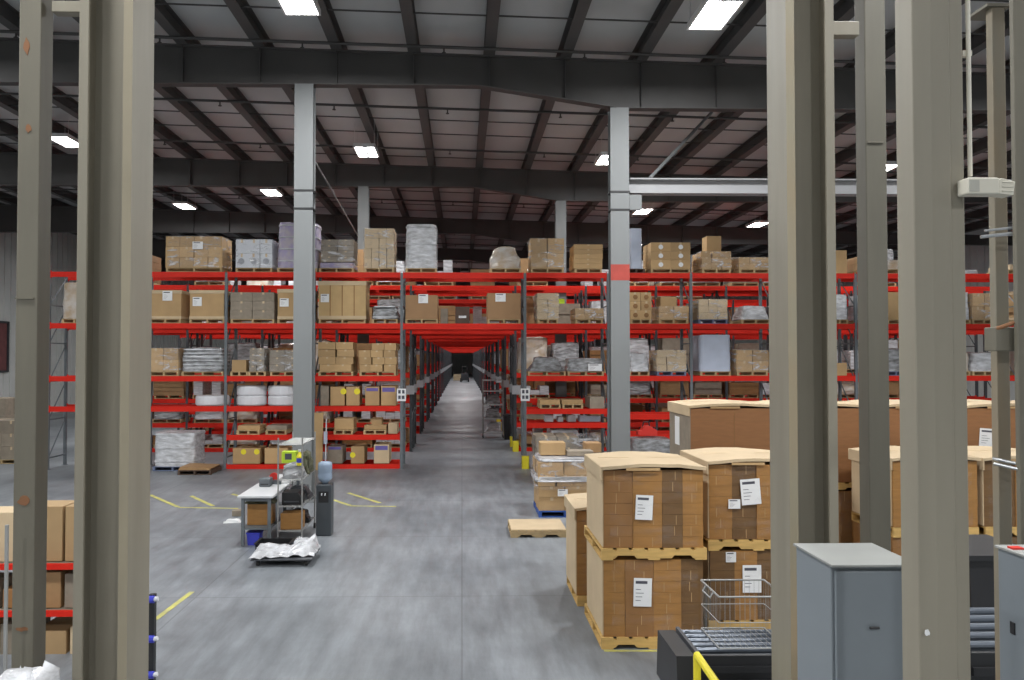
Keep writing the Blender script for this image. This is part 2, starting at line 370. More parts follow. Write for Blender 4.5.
cL = h_column(cx, 18, .42, .3, .02, 9.33, M_colm, 'grey steel column standing behind the worktable and cooler', web='y')
cx2 = PX(618.8,18,250)
cR = h_column(cx2, 18, .42, .3, .02, zt(cx2), M_colm, 'grey steel column with a painted red band, right of the aisle', web='y')
for c, X in ((cL,cx),(cR,cx2)):
    for yy in (191,209):
        zz = PZ(yy,17.85); MB().box(-.225,-.165,zz-.02,.225,.165,zz+.02).build('strap', M_black, c)
zz0, zz1 = PZ(280,17.85), PZ(264,17.85)
rb = MB().box(-.213,-.153,zz0,.213,-.149,zz1).build('painted_band', mat('faded_red_paint',(.50,.07,.05),.6,nscale=3,namt=.3), cR); rb['label'] = 'faded red painted band'
b = MB().box(.22,-.12,PZ(210,18),.50,.0,PZ(195,18)); b.build('bracket_plate', M_colm, cR)
for px, lab, yy in ((363.5,'distant grey column rising behind the left rack loads',28.7),(560.5,'distant grey column with yellow plate behind right rack loads',28.7)):
    X = PX(px,yy,250); c = h_column(X, yy, .38, .3, .02, zt(X) if X > 0 else 9.33, M_colm, lab, web='y')
    if X > 0:
        o = MB().box(-.12,-.165,PZ(310,yy),.12,-.152,PZ(299,yy)).build('caution_plate', M_lime, c); o['label'] = 'yellow-green plate'
# foreground wide-flange columns
colA = h_column(PX(130,5,340)-.165, 5.17, .33, .345, .026, roofz(-2)-.32, M_colf, 'big olive grey wide-flange column at left beside the aisle floor', web='x', edge=mat('faded_tan_edge',(.31,.27,.19),.5,nscale=2,namt=.15))
xr = PX(788,5.2,340)
colB = h_column(xr+.16, 5.36, .32, .33, .026, roofz(2.2)-.32, M_colf, 'big olive grey wide-flange column rising behind the grey cabinet', web='x', edge=mat('tan_primer_edge',(.33,.25,.15),.5,nscale=2,col2=(.28,.26,.19),stretch=(1,1,.5)))
# stains on the foreground steel
def stain(parent, x, y, z, w, h, m, face='y'):
    rg = random.Random(int(z*100)); n = 11; pts = [(w/2*cos(2*pi*i/n)*rg.uniform(.6,1.1), h/2*sin(2*pi*i/n)*rg.uniform(.6,1.1)) for i in range(n)]
    b = MB(); b.prism(pts, -.001, .001, 'y' if face == 'y' else 'x'); b.build('rust_mark', m, parent, loc=(x,y,z))
def tube_post(x, Y, w, d, h, m, label, name='steel_post', z0=0):
    e = empty(name, (x,Y,z0), label, 'post')
    MB().box(-w/2,-d/2,.015 if z0 == 0 else 0,w/2,d/2,h).build('shaft', m, e, bevel=.008)
    if z0 == 0: MB().box(-w/2-.06,-d/2-.06,0,w/2+.06,d/2+.06,.015).build('base_plate', m, e)
    return e
x0, x1 = PX(15,5.2,340), PX(37,5.2,340)
pL = tube_post((x0+x1)/2, 5.28, x1-x0, .16, 9.8, M_postf, 'khaki square steel post at the far left edge with rust marks')
x0, x1 = PX(868,6,340), PX(889,6,340)
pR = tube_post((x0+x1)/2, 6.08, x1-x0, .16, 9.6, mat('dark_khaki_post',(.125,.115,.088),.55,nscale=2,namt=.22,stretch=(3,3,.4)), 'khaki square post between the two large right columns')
stain(pL, 0, -.082, PZ(499,5.2), .09, .07, M_rust); stain(pL, .0, -.082, PZ(626,5.2), .09, .03, M_rust); stain(pL, 0, -.082, PZ(131,5.2), .05, .06, M_rust); stain(pL,-.02,-.082,PZ(50,5.2),.04,.12,M_rust)
# ties between post and column near the top
def tie(xa, xb, Y, ya, yb, label):
    z0, z1 = PZ(yb,Y), PZ(ya,Y)
    o = MB().box(xa,Y-.04,z0,xb,Y+.04,z1).build('tie_plate', M_colf, bevel=.004); tag(o, label, 'tie plate')
tie(PX(50.5,5.28)+.0, -2.29, 5.28, 7, 18, 'short tie plate joining left post to the left column top')
tie(xr+.32, PX(860,5.5), 5.5, 20, 34, 'short tie plate joining right column to the khaki post')
# small clips on posts
for par, px, py, Y in ((pL,28,299,5.2),(pR,880,140,6.0)):
    zc_ = PZ(py,Y); MB().box(-.07,-.09,zc_-.005,.05,-.081,zc_+.005).build('weld_lug', M_postf, par)

# nearest right column
x0, x1 = PX(918,2.85,340), PX(968,2.85,340)
e = empty('steel_column', ((x0+x1)/2, 2.92, 0), 'nearest and widest pale column at right, in front of the cabinet edge', 'column')
w = x1-x0; b = MB()
b.prism([(-w/2,-.055),(-w/2+.06,-.07),(w/2-.055,-.07),(w/2-.05,-.062),(w/2,-.062),(w/2,.06),(-w/2,.06)], .015, 9.7, 'z'); b.build('shaft', M_colf, e, bevel=.004)
MB().box(-w/2-.07,-.13,0,w/2+.07,.12,.015).build('base_plate', M_colf, e)
stain(e, -w/2+.02, -.0705, PZ(636,2.85), .02, .03, M_paper)
# conduit and emergency lamp
x = PX(966,2.88,100)
b = MB().tube([(x+.005,2.87,PZ(177,2.88,966)),(x+.005,2.87,5.4)], .008, 8)
for zz in (4.3,4.9): b.box(x-.012,2.875,zz,x+.022,2.9,zz+.02)
tag(b.build('conduit', M_cream), 'thin white conduit rising from the cream emergency light', 'conduit')
xa, xb = PX(955,2.86,186), PX(986,2.86,186); za, zb = PZ(194.5,2.8,970), PZ(178,2.8,970)
e = empty('emergency_light', ((xa+xb)/2,2.82,za), 'cream emergency light unit with side lamp heads at upper right', 'emergency light')
hw = (xb-xa)/2; b = MB().box(-hw,-.035,0,hw,.03,zb-za); b.build('housing', M_cream, e, bevel=.006)
b = MB().box(-hw+.004,-.037,.008,-hw+.04,-.033,zb-za-.01); b.build('shading_strip', mat('shaded_cream',(.42,.41,.36),.5), e)  # darker strip paints the shading on the left end of the housing
for s, (xx, rr) in enumerate(((hw+.03,.026),)):
    b = MB().prism([(.0+xx-.03,.002),(xx+.022,-.004),(xx+.03,.045),(xx-.02,.058),(xx-.03,.05)], -.03, .03, 'y'); 
    for q in range(3): b.box(xx-.02,-.034,.008+q*.016,xx+.022,-.03,.013+q*.016)
    b.build('lamp_head', M_cream, e, bevel=.003)

# rusty post with bars at the right edge
x0, x1 = PX(998,4.0,340), PX(1011,4.0,340)
pe = empty('steel_post', ((x0+x1)/2,4.06,0), 'slim rusty post rising behind the small cabinet at right edge', 'post')
w = x1-x0; ztop = PZ(6,4.0,1004)
MB().box(-w/2,-.05,0,w/2,.0,ztop).build('shaft', M_rustp, pe, bevel=.004)
MB().box(-w/2-.03,-.06,ztop,w/2+.03,.12,ztop+.015).build('cap_plate', M_postf, pe)
b = MB(); 
za = PZ(236,3.9,1000); zb = PZ(231,3.9,1024)
b.tube([(PX(986,3.9),3.93,za),(PX(1045,3.9),3.85,zb)], .009, 8); b.tube([(PX(990,3.9),3.93,za+.03),(PX(1045,3.9),3.85,zb+.03)], .006, 8)
tag(b.build('hand_rail', M_steel), 'thin steel double rail crossing the rusty post high up', 'rail')
b = MB(); za = PZ(466,3.9,1000); b.tube([(PX(996,3.9),3.93,za+.008),(PX(1045,3.9),3.75,za-.05)], .008, 8); b.tube([(PX(999,3.9),3.96,za+.03),(PX(1045,3.9),3.79,za-.025)], .008, 8)
tag(b.build('hand_rail', M_steel), 'thin steel double rail crossing the rusty post low down', 'rail')
zb = PZ(327,3.9,1010); za = PZ(351,3.9,1010)
e = empty('junction_box', (PX(1012,3.9),3.93,za), 'olive metal junction box fixed on the rusty post', 'junction box')
MB().box(-.08,-.03,0,.2,.06,zb-za).build('housing', M_postf, e, bevel=.005); MB().tube([(-.075,-.02,zb-za-.01),(.0,-.05,zb-za+.02)], .01).build('latch', M_rust, e)
x0 = PX(1018,3.85,340)
tag(MB().box(x0,3.85,0,x0+.09,3.88,6).build('steel_post', M_postf, bevel=.004), 'khaki post cut off by the right edge of the view', 'post')

# grey cabinets
def cabinet(xl, xr_, yf, yb, zt_, label):
    w, d = xr_-xl, yb-yf; e = empty('electrical_cabinet', ((xl+xr_)/2,(yf+yb)/2,0), label, 'cabinet')
    MB().box(-w/2,-d/2+.02,.1,w/2,d/2,zt_).build('body', M_cab, e, bevel=.006)
    MB().box(-w/2+.012,-d/2,.13,w/2-.012,-d/2+.018,zt_-.02).build('door', M_cab, e, bevel=.004)
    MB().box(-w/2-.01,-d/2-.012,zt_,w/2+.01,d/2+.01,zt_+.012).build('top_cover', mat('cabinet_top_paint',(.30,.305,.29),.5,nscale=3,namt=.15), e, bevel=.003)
    MB().box(-w/2+.02,-d/2+.04,0,w/2-.02,d/2-.02,.1).build('plinth', M_dgrey, e)
    return e, w, d
zt_ = PZ(567,3.5,835)
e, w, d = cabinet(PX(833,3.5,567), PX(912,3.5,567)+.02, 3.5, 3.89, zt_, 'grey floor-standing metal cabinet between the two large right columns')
MB().tube([(.0-.03,-d/2-.012,PZ(630,3.5)),(.01,-d/2-.012,PZ(630,3.5))], .006).build('keyhole', M_black, e)
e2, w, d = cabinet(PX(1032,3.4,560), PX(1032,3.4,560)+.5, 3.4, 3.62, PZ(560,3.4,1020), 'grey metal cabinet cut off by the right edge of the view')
MB().box(-w/2-.004,.0,PZ(640,3.5),-w/2-.0005,.03,PZ(628,3.5)).build('latch', M_black, e2)
MB().box(-w/2+.01,.02,PZ(560,3.4,1020)+.012,-w/2+.06,.06,PZ(560,3.4,1020)+.02).build('red_tab', M_redp, e2)

# ---------------------------------------------------------------- pallets, cartons, loads
_pc = {}
def pallet_mesh(w, d, m):
    k = (math.floor(w*20)/20, math.floor(d*20)/20, m.name)
    if k not in _pc:
        w, d = k[0], k[1]; b = MB()
        for x in (-w/2+.03, 0, w/2-.03): b.box(x-.02+(-.01 if x < 0 else .0),-d/2,.018,x+.03,d/2,.105)
        n = 6
        for i in range(n): y = -d/2+(d-.1)*i/(n-1); b.box(-w/2,y,.105,w/2,y+.1,.125)
        for i in range(3): y = -d/2+(d-.1)*i/2; b.box(-w/2,y,0,w/2,y+.1,.018)
        _pc[k] = b.mesh('pallet', m)
    return _pc[k]
PH = .125
def pallet(x, y, z, w, d, m, label, group='pallets under rack loads', name='wooden_pallet'):
    o = inst(name, pallet_mesh(w, d, m), None, (x,y,z)); return tag(o, label, 'pallet', group)
def pallet_parts(x, y, z, w, d, m, label, rz=0):
    """near pallet with its boards as parts"""
    e = empty('wooden_pallet', (x,y,z), label, 'pallet', None, rz)
    st = MB()
    for k, py in enumerate((-d/2+.02, 0, d/2-.02)):
        st = MB(); q = w/2
        prof = [(-q,.018),(-q+.15,.018),(-q+.18,.05),(-q+.36,.05),(-q+.39,.018),(q-.39,.018),(q-.36,.05),(q-.18,.05),(q-.15,.018),(q,.018),(q,.105),(-q,.105)]
        st.prism(prof, py-.02, py+.02, 'y'); st.build('stringer', m, e)
    bm_ = MB().box(0,-d/2,0,.13,d/2,.02).mesh('deck_board', m); n = 7
    for i in range(n): inst('deck_board', bm_, e, (-w/2+(w-.13)*i/(n-1),0,.105))
    bb = MB().box(0,-d/2,0,.13,d/2,.018).mesh('bottom_board', m)
    for i in range(3): inst('bottom_board', bb, e, (-w/2+(w-.13)*i/2,0,0))
    return e
def label_sheet(parent, x, y, z, w, h, rz=0, sidex=False):
    b = MB().box(0,-.002,0,w,0,h,0)
    b.box(.1*w,-.003,h*.8,w*.75,-.0021,h*.9,1)
    for i in range(4): b.box(.12*w,-.003,h*(.2+.13*i),w*(.4+.08*(i%3)),-.0021,h*(.2+.13*i)+h*.02,1)
    o = b.build('paper_label', [M_paper, M_ink], parent, loc=(x,y,z), rz=rz); o['label'] = 'white printed paper label'; return o
def carton_mesh(w, d, h, m, tape=True):
    b = MB().box(-w/2,-d/2,0,w/2,d/2,h)
    if tape: b.box(-.03,-d/2-.002,h*.75,.03,-d/2,h,1); b.box(-.03,-d/2-.002,h-.001,.03,d/2,h+.001,1)
    return b.mesh('carton', [m, M_kraftl])

def large_carton(x, y, z, w, d, h, m, label, lab=None, sticker=None, cap=True, group='cartons and loads on the front rack', seams=0, marks=None):
    e = empty('large_carton', (x,y,z), label, 'carton', group)
    b = MB().box(-w/2+.01,-d/2+.01,0,w/2-.01,d/2-.01,h-(.0 if not cap else .01)); b.build('body', m, e, bevel=.008)
    if cap:
        c = MB().box(-w/2-.004,-d/2-.004,h-.12*min(1,h),w/2+.004,d/2+.004,h); c.build('lid', M_kraftl, e, bevel=.006)
        c = MB().box(-w/2+.0,-d/2+.0,.0,w/2,d/2,.09*min(1,h)); c.build('base_tray', M_kraftl, e, bevel=.004)
    for i in range(seams):
        q = -w/2+w*(i+1)/(seams+1); 
        MB().box(q-.012,-d/2+.004,.01,q+.012,-d/2+.009,h-.02).build('seam_tape', M_kraftd, e)
    if lab: label_sheet(e, lab[0]*w/2-lab[2]/2, -d/2-.004, lab[1]*h-lab[3]/2, lab[2], lab[3])
    if sticker:
        for (sx, sz, sm, sw) in sticker:
            o = MB().lathe([(sw,0),(sw,.003)], 14).build('sticker', sm, e, loc=(sx*w/2,-d/2+.009,sz*h)); o.rotation_euler = (pi/2,0,0); o['label'] = 'round coloured sticker'
    if marks:
        for (sx, sz, sm, sw, sh) in marks:
            MB().box(sx*w/2-sw/2,-d/2+.004,sz*h-sh/2,sx*w/2+sw/2,-d/2+.009,sz*h+sh/2).build('printed_mark', sm, e)
    return e
def carton_stack(x, y, z, w, d, h, nx, nz, m, label, wrap=False, seed=0, jit=.01, lab=None, group='cartons and loads on the front rack', top=None, marks=None, ny=2):
    e = empty('carton_stack', (x,y,z), label, 'carton stack' if not wrap else 'wrapped cartons', group)
    cw, ch, cdp = w/nx, h/nz, d/ny; me = carton_mesh(cw-.012, cdp-.012, ch-.006, m); rg = random.Random(seed)
    for k in range(nz):
        for i in range(nx):
            for j in range(ny):
                if top and k == nz-1 and i not in top: continue
                inst('carton', me, e, (-w/2+cw*(i+.5)+rg.uniform(-jit,jit), -d/2+cdp*(j+.5)+rg.uniform(-jit,jit), ch*k), rg.uniform(-jit,jit))
                if marks and j == 0 and (len(marks) < 3 or k == marks[2]):
                    o = MB().lathe([(marks[1],0),(marks[1],.002)], 12).build('printed_mark', marks[0], e, loc=(-w/2+cw*(i+.5),-d/2-jit-.004,ch*(k+.45))); o.rotation_euler = (pi/2,0,0)
    if wrap:
        MB().lump(w+.07,d+.07,h*(1.0 if not top else .98),seed,amp=.012,z0=0).build('stretch_wrap', M_film, e, smooth=False)
    if lab: label_sheet(e, lab[0]*w/2-lab[2]/2, -d/2-.045, lab[1]*h-lab[3]/2, lab[2], lab[3])
    return e
def wrapped(x, y, z, w, d, h, m, label, seed=0, amp=.03, topf=.95, shape=None, group='cartons and loads on the front rack', nz=8, bands=0, lab=None, cat='wrapped load', extra=None):
    e = empty('wrapped_load', (x,y,z), label, cat, group)
    MB().lump(w, d, h*.95, seed, amp, topf, nz, shape=shape).build('wrapped_bundle', m, e)
    rg = random.Random(seed+5)
    for i in range(bands):
        zz = h*(.15+.75*i/max(1,bands-1)); MB().lump(w*1.035*(1-(1-topf)*zz/h), d*1.03, .035, seed+i, .008, 1, 2, z0=zz-.02).build('film_fold', M_wrapw, e)
    if lab: label_sheet(e, lab[0]*w/2-lab[2]/2, -d/2*1.04-.02, lab[1]*h-lab[3]/2, lab[2], lab[3])
    if extra: extra(e)
    return e

# ---------------------------------------------------------------- pallet racks
RD = 1.08      # rack depth
def frame_mesh(h, d=RD, detail=True, m=None):
    b = MB(); b.box(-.04,0,.01,.04,.07,h); b.box(-.04,d-.07,.01,.04,d,h)
    b.box(-.07,-.03,0,.07,.1,.01); b.box(-.07,d-.1,0,.07,d+.03,.01)
    if detail:
        z = .3; k = 0
        while z < h-.2:
            b.box(-.015,.07,z,.015,d-.07,z+.035)
            z2 = min(z+1.05, h-.1)
            if z2-z > .5: b.bar((0,.07,z+.02),(0,d-.07,z2) if k % 2 == 0 else (0,d-.07,z2), .03)
            z += 1.1; k += 1
    return b.mesh('upright_frame', m or M_up)
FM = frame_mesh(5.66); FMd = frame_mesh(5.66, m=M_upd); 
def beam_mesh(L, h=.15):
    b = MB().box(0.04,0,-h,L-.04,.05,0); b.box(.04,-.006,-h-.03,.055,.05,.03); b.box(L-.055,-.006,-h-.03,L-.04,.05,.03); b.box(.04,-.003,-h*.55,L-.04,0,-h*.45)
    return b.mesh('beam', M_red)
BL, BR, BT = beam_mesh(2.53), beam_mesh(2.43), beam_mesh(3.58, .17)
sup = MB().box(0,0,-.045,.06,RD-.05,-.005).mesh('support_bar', M_red)
XA, XB = -1.75, 1.83
Z1, Z2, Z3, Z4, Z5, Z6 = (PZ(q,23.2,462) for q in (272.5,323.5,376,406,434.5,464))
signm = MB(); signm.box(-.13,-.012,0,.13,0,.36,0); signm.box(-.09,-.016,.22,-.02,-.0121,.32,1); signm.box(.02,-.016,.22,.09,-.0121,.32,1); signm.box(-.09,-.016,.06,-.02,-.0121,.16,1); signm.box(.01,-.016,.06,.09,-.0121,.16,1)
signme = signm.mesh('row_sign', [M_paper, M_ink]); signpl = MB().box(-.14,-.012,0,.14,0,.3).mesh('row_sign', mat('grey_sign',(.42,.43,.45),.5))
prot = MB().box(-.10,-.14,0,.10,-.005,.36).box(-.10,-.14,0,-.085,.09,.36).box(.085,-.14,0,.10,.09,.36).mesh('post_guard', M_yel)
def rack(Y, nl, nr, label, detail=2, group='pallet rack rows'):
    e = empty('pallet_rack', (0,Y,0), label, 'pallet rack', group)
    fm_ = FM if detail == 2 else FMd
    xs = [XA-2.53*i for i in range(nl+1)]; xr_ = [XB+2.43*i for i in range(nr+1)]
    for i, x in enumerate(xs+xr_):
        f = inst('upright_frame', fm_, e, (x,0,0))
        if x in (XA, XB):
            if detail == 2: s = inst('row_sign', signme, f, (.0 if x > 0 else 0,-.02,PZ(401,23.2)))
            else: s = inst('row_sign', signpl, f, (.02 if x > 0 else -.02,-.02,1.95)); 
            s['label'] = 'white row number sign' if detail == 2 else 'pale row sign'
            if x == XB and Y < 45: g = inst('post_guard', prot, f, (0,0,0)); g['label'] = 'yellow steel post guard'
    def lv(x0, me, zs, key):
        for z in zs:
            inst('beam', me, e, (x0,-.0,z)); 
            if detail: inst('rear_beam', me, e, (x0,RD-.05,z))
    for i in range(nl):
        zs = [Z1,Z2,Z3,Z4] + ([Z5,Z6] if (detail < 2 or i < 2) else [])
        if detail == 0: zs = [Z2,Z3,Z4,Z6]
        lv(xs[i+1], BL, zs, i)
    for i in range(nr):
        zs = [Z1,Z2,Z3] + ([Z4,Z5,Z6] if Y > 24 else [PZ(409,23.2),PZ(423,23.2)] if i == 0 else [Z4-.25,Z5] if i < 2 else [Z4,Z5])
        if detail == 0: zs = [Z2,Z3,Z4,Z6]
        lv(xr_[i], BR, zs, i)
    lv(XA, BT, [Z1,Z2], 9)
    for q in range(4): inst('support_bar', sup, e, (XA+.5+q*.85,.02,Z2))
    return e
RY = 23.2
rack(RY, 4, 7, 'front row of red-beamed pallet racking facing the viewer')
back_rows = []
yy = 27.4; i = 0
while yy < 148:
    for dy in (0, 1.5):
        back_rows.append(yy+dy)
        dl = 1 if yy < 55 else 0
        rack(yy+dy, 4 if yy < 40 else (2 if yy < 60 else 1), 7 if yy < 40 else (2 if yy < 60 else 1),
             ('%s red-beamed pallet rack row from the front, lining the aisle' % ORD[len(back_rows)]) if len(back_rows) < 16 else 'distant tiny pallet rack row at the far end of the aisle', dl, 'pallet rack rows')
    yy += 6.4

# ---------------------------------------------------------------- loads on the front row
LD = .98; LY = RY+.04+LD/2
def rowload(kind, x0, x1, yt, lvl, short, pal='w', **k):
    zb = {1:Z1,2:Z2,3:Z3,4:Z4,5:Z5,6:Z6}.get(lvl, lvl)
    mid = (yt+273)/2
    X0, X1 = PX(x0,RY,yt), PX(x1,RY,yt); w = X1-X0; x = (X0+X1)/2; ztop = PZ(yt,RY,(x0+x1)/2)
    if pal:
        m = {'w':M_wood,'b':M_greyp,'d':M_darkbox}[pal]
        pallet(x, LY, zb+.003, max(w,.5), LD, m, ('wooden' if pal == 'w' else 'grey-blue' if pal == 'b' else 'dark')+' pallet under the '+short, name='wooden_pallet' if pal != 'b' else 'plastic_pallet')
        zb += PH+.006
    else: zb += .003
    h = max(.12, ztop-zb); seed = int(x0*7+yt)
    cat = k.pop('sup', '')
    d = k.pop('d', LD); yy = k.pop('y', LY)
    if kind == 'box': large_carton(x,yy,zb,w,d,h,k.pop('m',M_kraft),short,**k)
    elif kind == 'grid':
        nx, nz = k.pop('nx',3), k.pop('nz',3); carton_stack(x,yy,zb,w,d,h,nx,nz,k.pop('m',M_kraft),short,seed=seed,**k)
    elif kind == 'wrap': wrapped(x,yy,zb,w,d,h,k.pop('m',M_wrapg),short,seed=seed,**k)
def drums(x0, x1, yt, n, zb, short):
    X0, X1 = PX(x0,RY,yt), PX(x1,RY,yt); w = X1-X0; x = (X0+X1)/2; ztop = PZ(yt,RY,(x0+x1)/2); h = (ztop-zb)/n
    for i in range(n):
        b = MB().lathe([(w/2*.92,0),(w/2*.99,h*.1),(w/2,h*.2),(w/2,h*.75),(w/2*.985,h*.9),(w/2*.9,h*.985)], 24)
        for q in b.v: pass
        o = b.build('plastic_drum', M_white, None, (x,LY,zb+.004+h*i)); o.scale = (1,.88,1)
        tag(o, short if n == 1 else ('upper ' if i == 1 else 'lower ')+short, 'drum', 'white drums on the front rack')
def spiky(e):
    pass
cone = lambda t: 1-.55*t**1.5
# level 1 (top)
rowload('grid',165,222,236,1,'wide wrapped brown cartons, first load on the top rack beam',nx=4,nz=3,wrap=True,lab=(.15,.7,.3,.22))
rowload('grid',235,272,239,1,'white cartons with round marks on the top beam',nx=3,nz=2,m=mat('white_carton_board',(.62,.64,.68),.5,nscale=4,namt=.08),marks=(mat('grey_print',(.3,.31,.34),.7),.09,0),wrap=True,pal='w')
rowload('wrap',277,317,220,1,'tall purple-wrapped load behind the left mid column',m=M_purple,amp=.018,bands=4)
rowload('wrap',318,354,262,1,'low purple-banded bundle right of the left mid column',m=M_purple,amp=.02)
X0 = PX(337,RY,250)
carton_stack(X0,LY,PZ(262,RY),.95,.9,PZ(238,RY)-PZ(262,RY)-.04,2,4,M_greybrown,'grey-brown boards stacked upon the low purple-banded bundle',wrap=True,seed=3)
rowload('grid',364,394,228,1,'tall grid of small pale cartons beside the distant left column',nx=4,nz=4,m=M_kraftl,wrap=True)
rowload('wrap',405,437,222,1,'tallest white-silver wrapped load at the aisle left corner',m=M_wrapw,amp=.02,bands=3)
rowload('wrap',490,521,246,1,'irregular wrapped bundle with narrow top over the aisle right edge',m=M_wrapb,amp=.05,shape=lambda t:1-.45*max(0,t-.35))
rowload('grid',531,564,238,1,'tan square carton block on the top beam right of the aisle',nx=2,nz=2,wrap=True)
rowload('grid',574,603,244,1,'five-layer tan carton stack left of the red-banded column',nx=1,nz=5,m=M_kraft,pal='w')
rowload('wrap',630,643,226,1,'narrow tall blue-white load right of the red-banded column',m=M_bluew,amp=.01,pal='d')
rowload('grid',651,691,242,1,'tan two by three cartons with white tape on top beam',nx=2,nz=3,m=M_kraft,marks=(M_paper,.07))
rowload('grid',702,732,251,1,'lopsided wrapped cartons with one extra box on top',nx=3,nz=3,wrap=True,jit=.03)
large_carton(PX(718,RY),LY,PZ(251,RY)+.01,.45,.5,PZ(234,RY)-PZ(251,RY),M_kraft,'single carton perched on the lopsided wrapped cartons',cap=False)
rowload('grid',739,771,257,1,'low wrapped cartons at the right end before the big column',nx=3,nz=2,wrap=True,m=M_kraft)
rowload('box',834,848,250,1,'plain tan carton seen between right column and khaki post, top beam',pal=None,cap=False)
rowload('grid',863,880,255,1,'small pale cartons behind the khaki post on top beam',nx=3,nz=2,m=M_kraftl)
rowload('wrap',884,915,259,1,'wrapped load beside the khaki post on the top beam',m=M_wrapb)
rowload('wrap',958,980,271,1,'flat white bundle right of the nearest column, top beam',m=M_wrapw,pal=None)
rowload('grid',1011,1022,264,1,'pale cartons at the right edge on the top beam',nx=3,nz=1,m=M_kraftl)
# level 2
rowload('wrap',61,86,281,2,'tall wrapped tan load in the leftmost bay',m=M_wrapb,amp=.02)
rowload('box',148,181,290,2,'tan carton with white label nearest the big left column',lab=(.15,.8,.28,.28))
rowload('box',189,224,290,2,'tan carton with label on its left, second level',lab=(-.55,.6,.26,.26))
rowload('grid',230,274,292,2,'dark brown carton block without labels on the second level',nx=2,nz=3,m=M_greybrown)
rowload('box',277,312,289,2,'tan lidded carton half behind the left mid column',lab=(-.6,.55,.26,.24))
rowload('box',318,366,281,2,'largest yellowish lidded carton right of the left mid column',lab=(-.72,.55,.24,.24),seams=3,m=mat('yellow_kraft',(.55,.37,.17),.7,nscale=3,namt=.12))
rowload('wrap',371,398,305,2,'grey wrapped flat bags beside the largest yellowish carton',m=M_wrapg,amp=.05,bands=2,topf=.8)
rowload('box',405,438,295,2,'plain brown carton with label at the aisle left corner',lab=(.1,.85,.28,.26),m=mat('warm_brown_carton',(.36,.205,.095),.65,nscale=3,namt=.12),cap=False)
rowload('box',440,448,308,2,'small grey-brown carton beside the brown labelled one',cap=False,m=M_greybrown,pal=None,d=.6)
rowload('box',455,470,306,2,'dark carton with a small white label above the aisle',m=M_darkbox,cap=False,pal=None,lab=(0,.4,.22,.07),d=.6)
rowload('box',487,521,293,2,'plain brown carton with label over the aisle right edge',lab=(-.2,.83,.3,.24),m=MATS['warm_brown_carton'],cap=False)
rowload('grid',537,559,293,2,'narrow white-wrapped cartons right of the rack upright',nx=2,nz=4,wrap=True,m=M_kraftl)
rowload('grid',575,604,308,2,'low wrapped cartons beside the red-banded column',nx=3,nz=2,wrap=True,m=M_kraft)
rowload('grid',630,652,292,2,'tan cartons printed with dark round marks',nx=2,nz=3,m=M_kraft,marks=(M_kraftd,.07))
rowload('grid',659,689,306,2,'tan cartons with a white film band, second level right',nx=2,nz=2,m=M_kraft,wrap=True)
large_carton(PX(671,RY),LY,PZ(306,RY)+.01,.5,.6,PZ(296,RY)-PZ(306,RY),M_kraft,'small carton sitting on the film-banded tan cartons',cap=False)
rowload('grid',699,728,299,2,'wrapped pale cartons standing on a grey-blue pallet, second level',nx=3,nz=3,wrap=True,m=M_kraftl,pal='b')
rowload('wrap',742,771,305,2,'white sloping wrapped load before the big right column',m=M_wrapw,amp=.03,topf=.75)
rowload('wrap',832,849,293,2,'white film-wrapped load between right column and khaki post',m=M_wrapw,amp=.02)
rowload('wrap',863,880,293,2,'second white wrapped load behind the khaki post',m=M_wrapw,amp=.02)
rowload('box',888,915,292,2,'tan carton between khaki post and nearest column',cap=False)
rowload('wrap',955,971,291,2,'slim white wrapped load right of the nearest column',m=M_wrapw,amp=.02)
rowload('grid',973,997,293,2,'tan carton block with shiny film left of the rusty post',nx=2,nz=2,wrap=True)
rowload('box',1023,1057,290,2,'tan carton at the right edge on the second level')
# level 3
rowload('grid',148,178,348,3,'brown cartons in clear film by the big left column',nx=2,nz=2,wrap=True,m=M_kraft)
rowload('wrap',181,223,347,3,'silver-grey pile of wrapped sacks on the third level',m=M_wrapg,amp=.03,bands=6)
rowload('box',231,246,360,3,'small tan carton beside the grey-brown block',cap=False)
rowload('grid',249,264,348,3,'grey-brown carton block on the third level',nx=2,nz=4,m=M_greybrown,wrap=True)
rowload('grid',269,300,350,3,'film-covered brown block half behind the left mid column',nx=2,nz=3,m=M_greybrown,wrap=True)
rowload('grid',318,353,342,3,'messy brown carton stack right of the left mid column',nx=2,nz=4,jit=.04)
rowload('grid',359,396,343,3,'messy cartons by the aisle corner on the third level',nx=3,nz=4,jit=.04,top=(1,2))
def mound(e):
    pass
rowload('wrap',528,566,357,3,'grey plastic sheet draped over a mound right of the aisle',m=M_wrapg,amp=.05,shape=lambda t:1.02-.42*t**.7,bands=0)
rowload('wrap',568,604,358,3,'low grey wrapped bundles beside the draped mound',m=M_wrapg,amp=.03,lab=(.5,.3,.4,.2))
rowload('wrap',629,650,353,3,'round white wrapped bundle right of the red-banded column',m=M_wrapw,amp=.05,topf=.8)
rowload('grid',657,687,350,3,'tan cartons standing on a grey-blue pallet, third level',nx=3,nz=3,m=M_kraftl,wrap=True,pal='b')
rowload('wrap',700,732,333,3,'tall smooth lilac-white wrapped block on the third level',m=M_bluew,amp=.008,topf=1)
rowload('grid',737,769,350,3,'tan cartons under shiny film before the big right column',nx=2,nz=2,wrap=True,m=M_kraft)
rowload('box',832,848,363,3,'low carton between right column and khaki post, third level',cap=False,pal=None)
rowload('wrap',886,908,348,3,'blue-bottomed grey bundle between khaki post and nearest column',m=M_wrapg,pal='b')
rowload('wrap',955,971,352,3,'slim tan wrapped load behind the nearest column',m=M_wrapb)
rowload('wrap',973,999,352,3,'white wrapped load left of the rusty post, third level',m=M_wrapw,amp=.03)
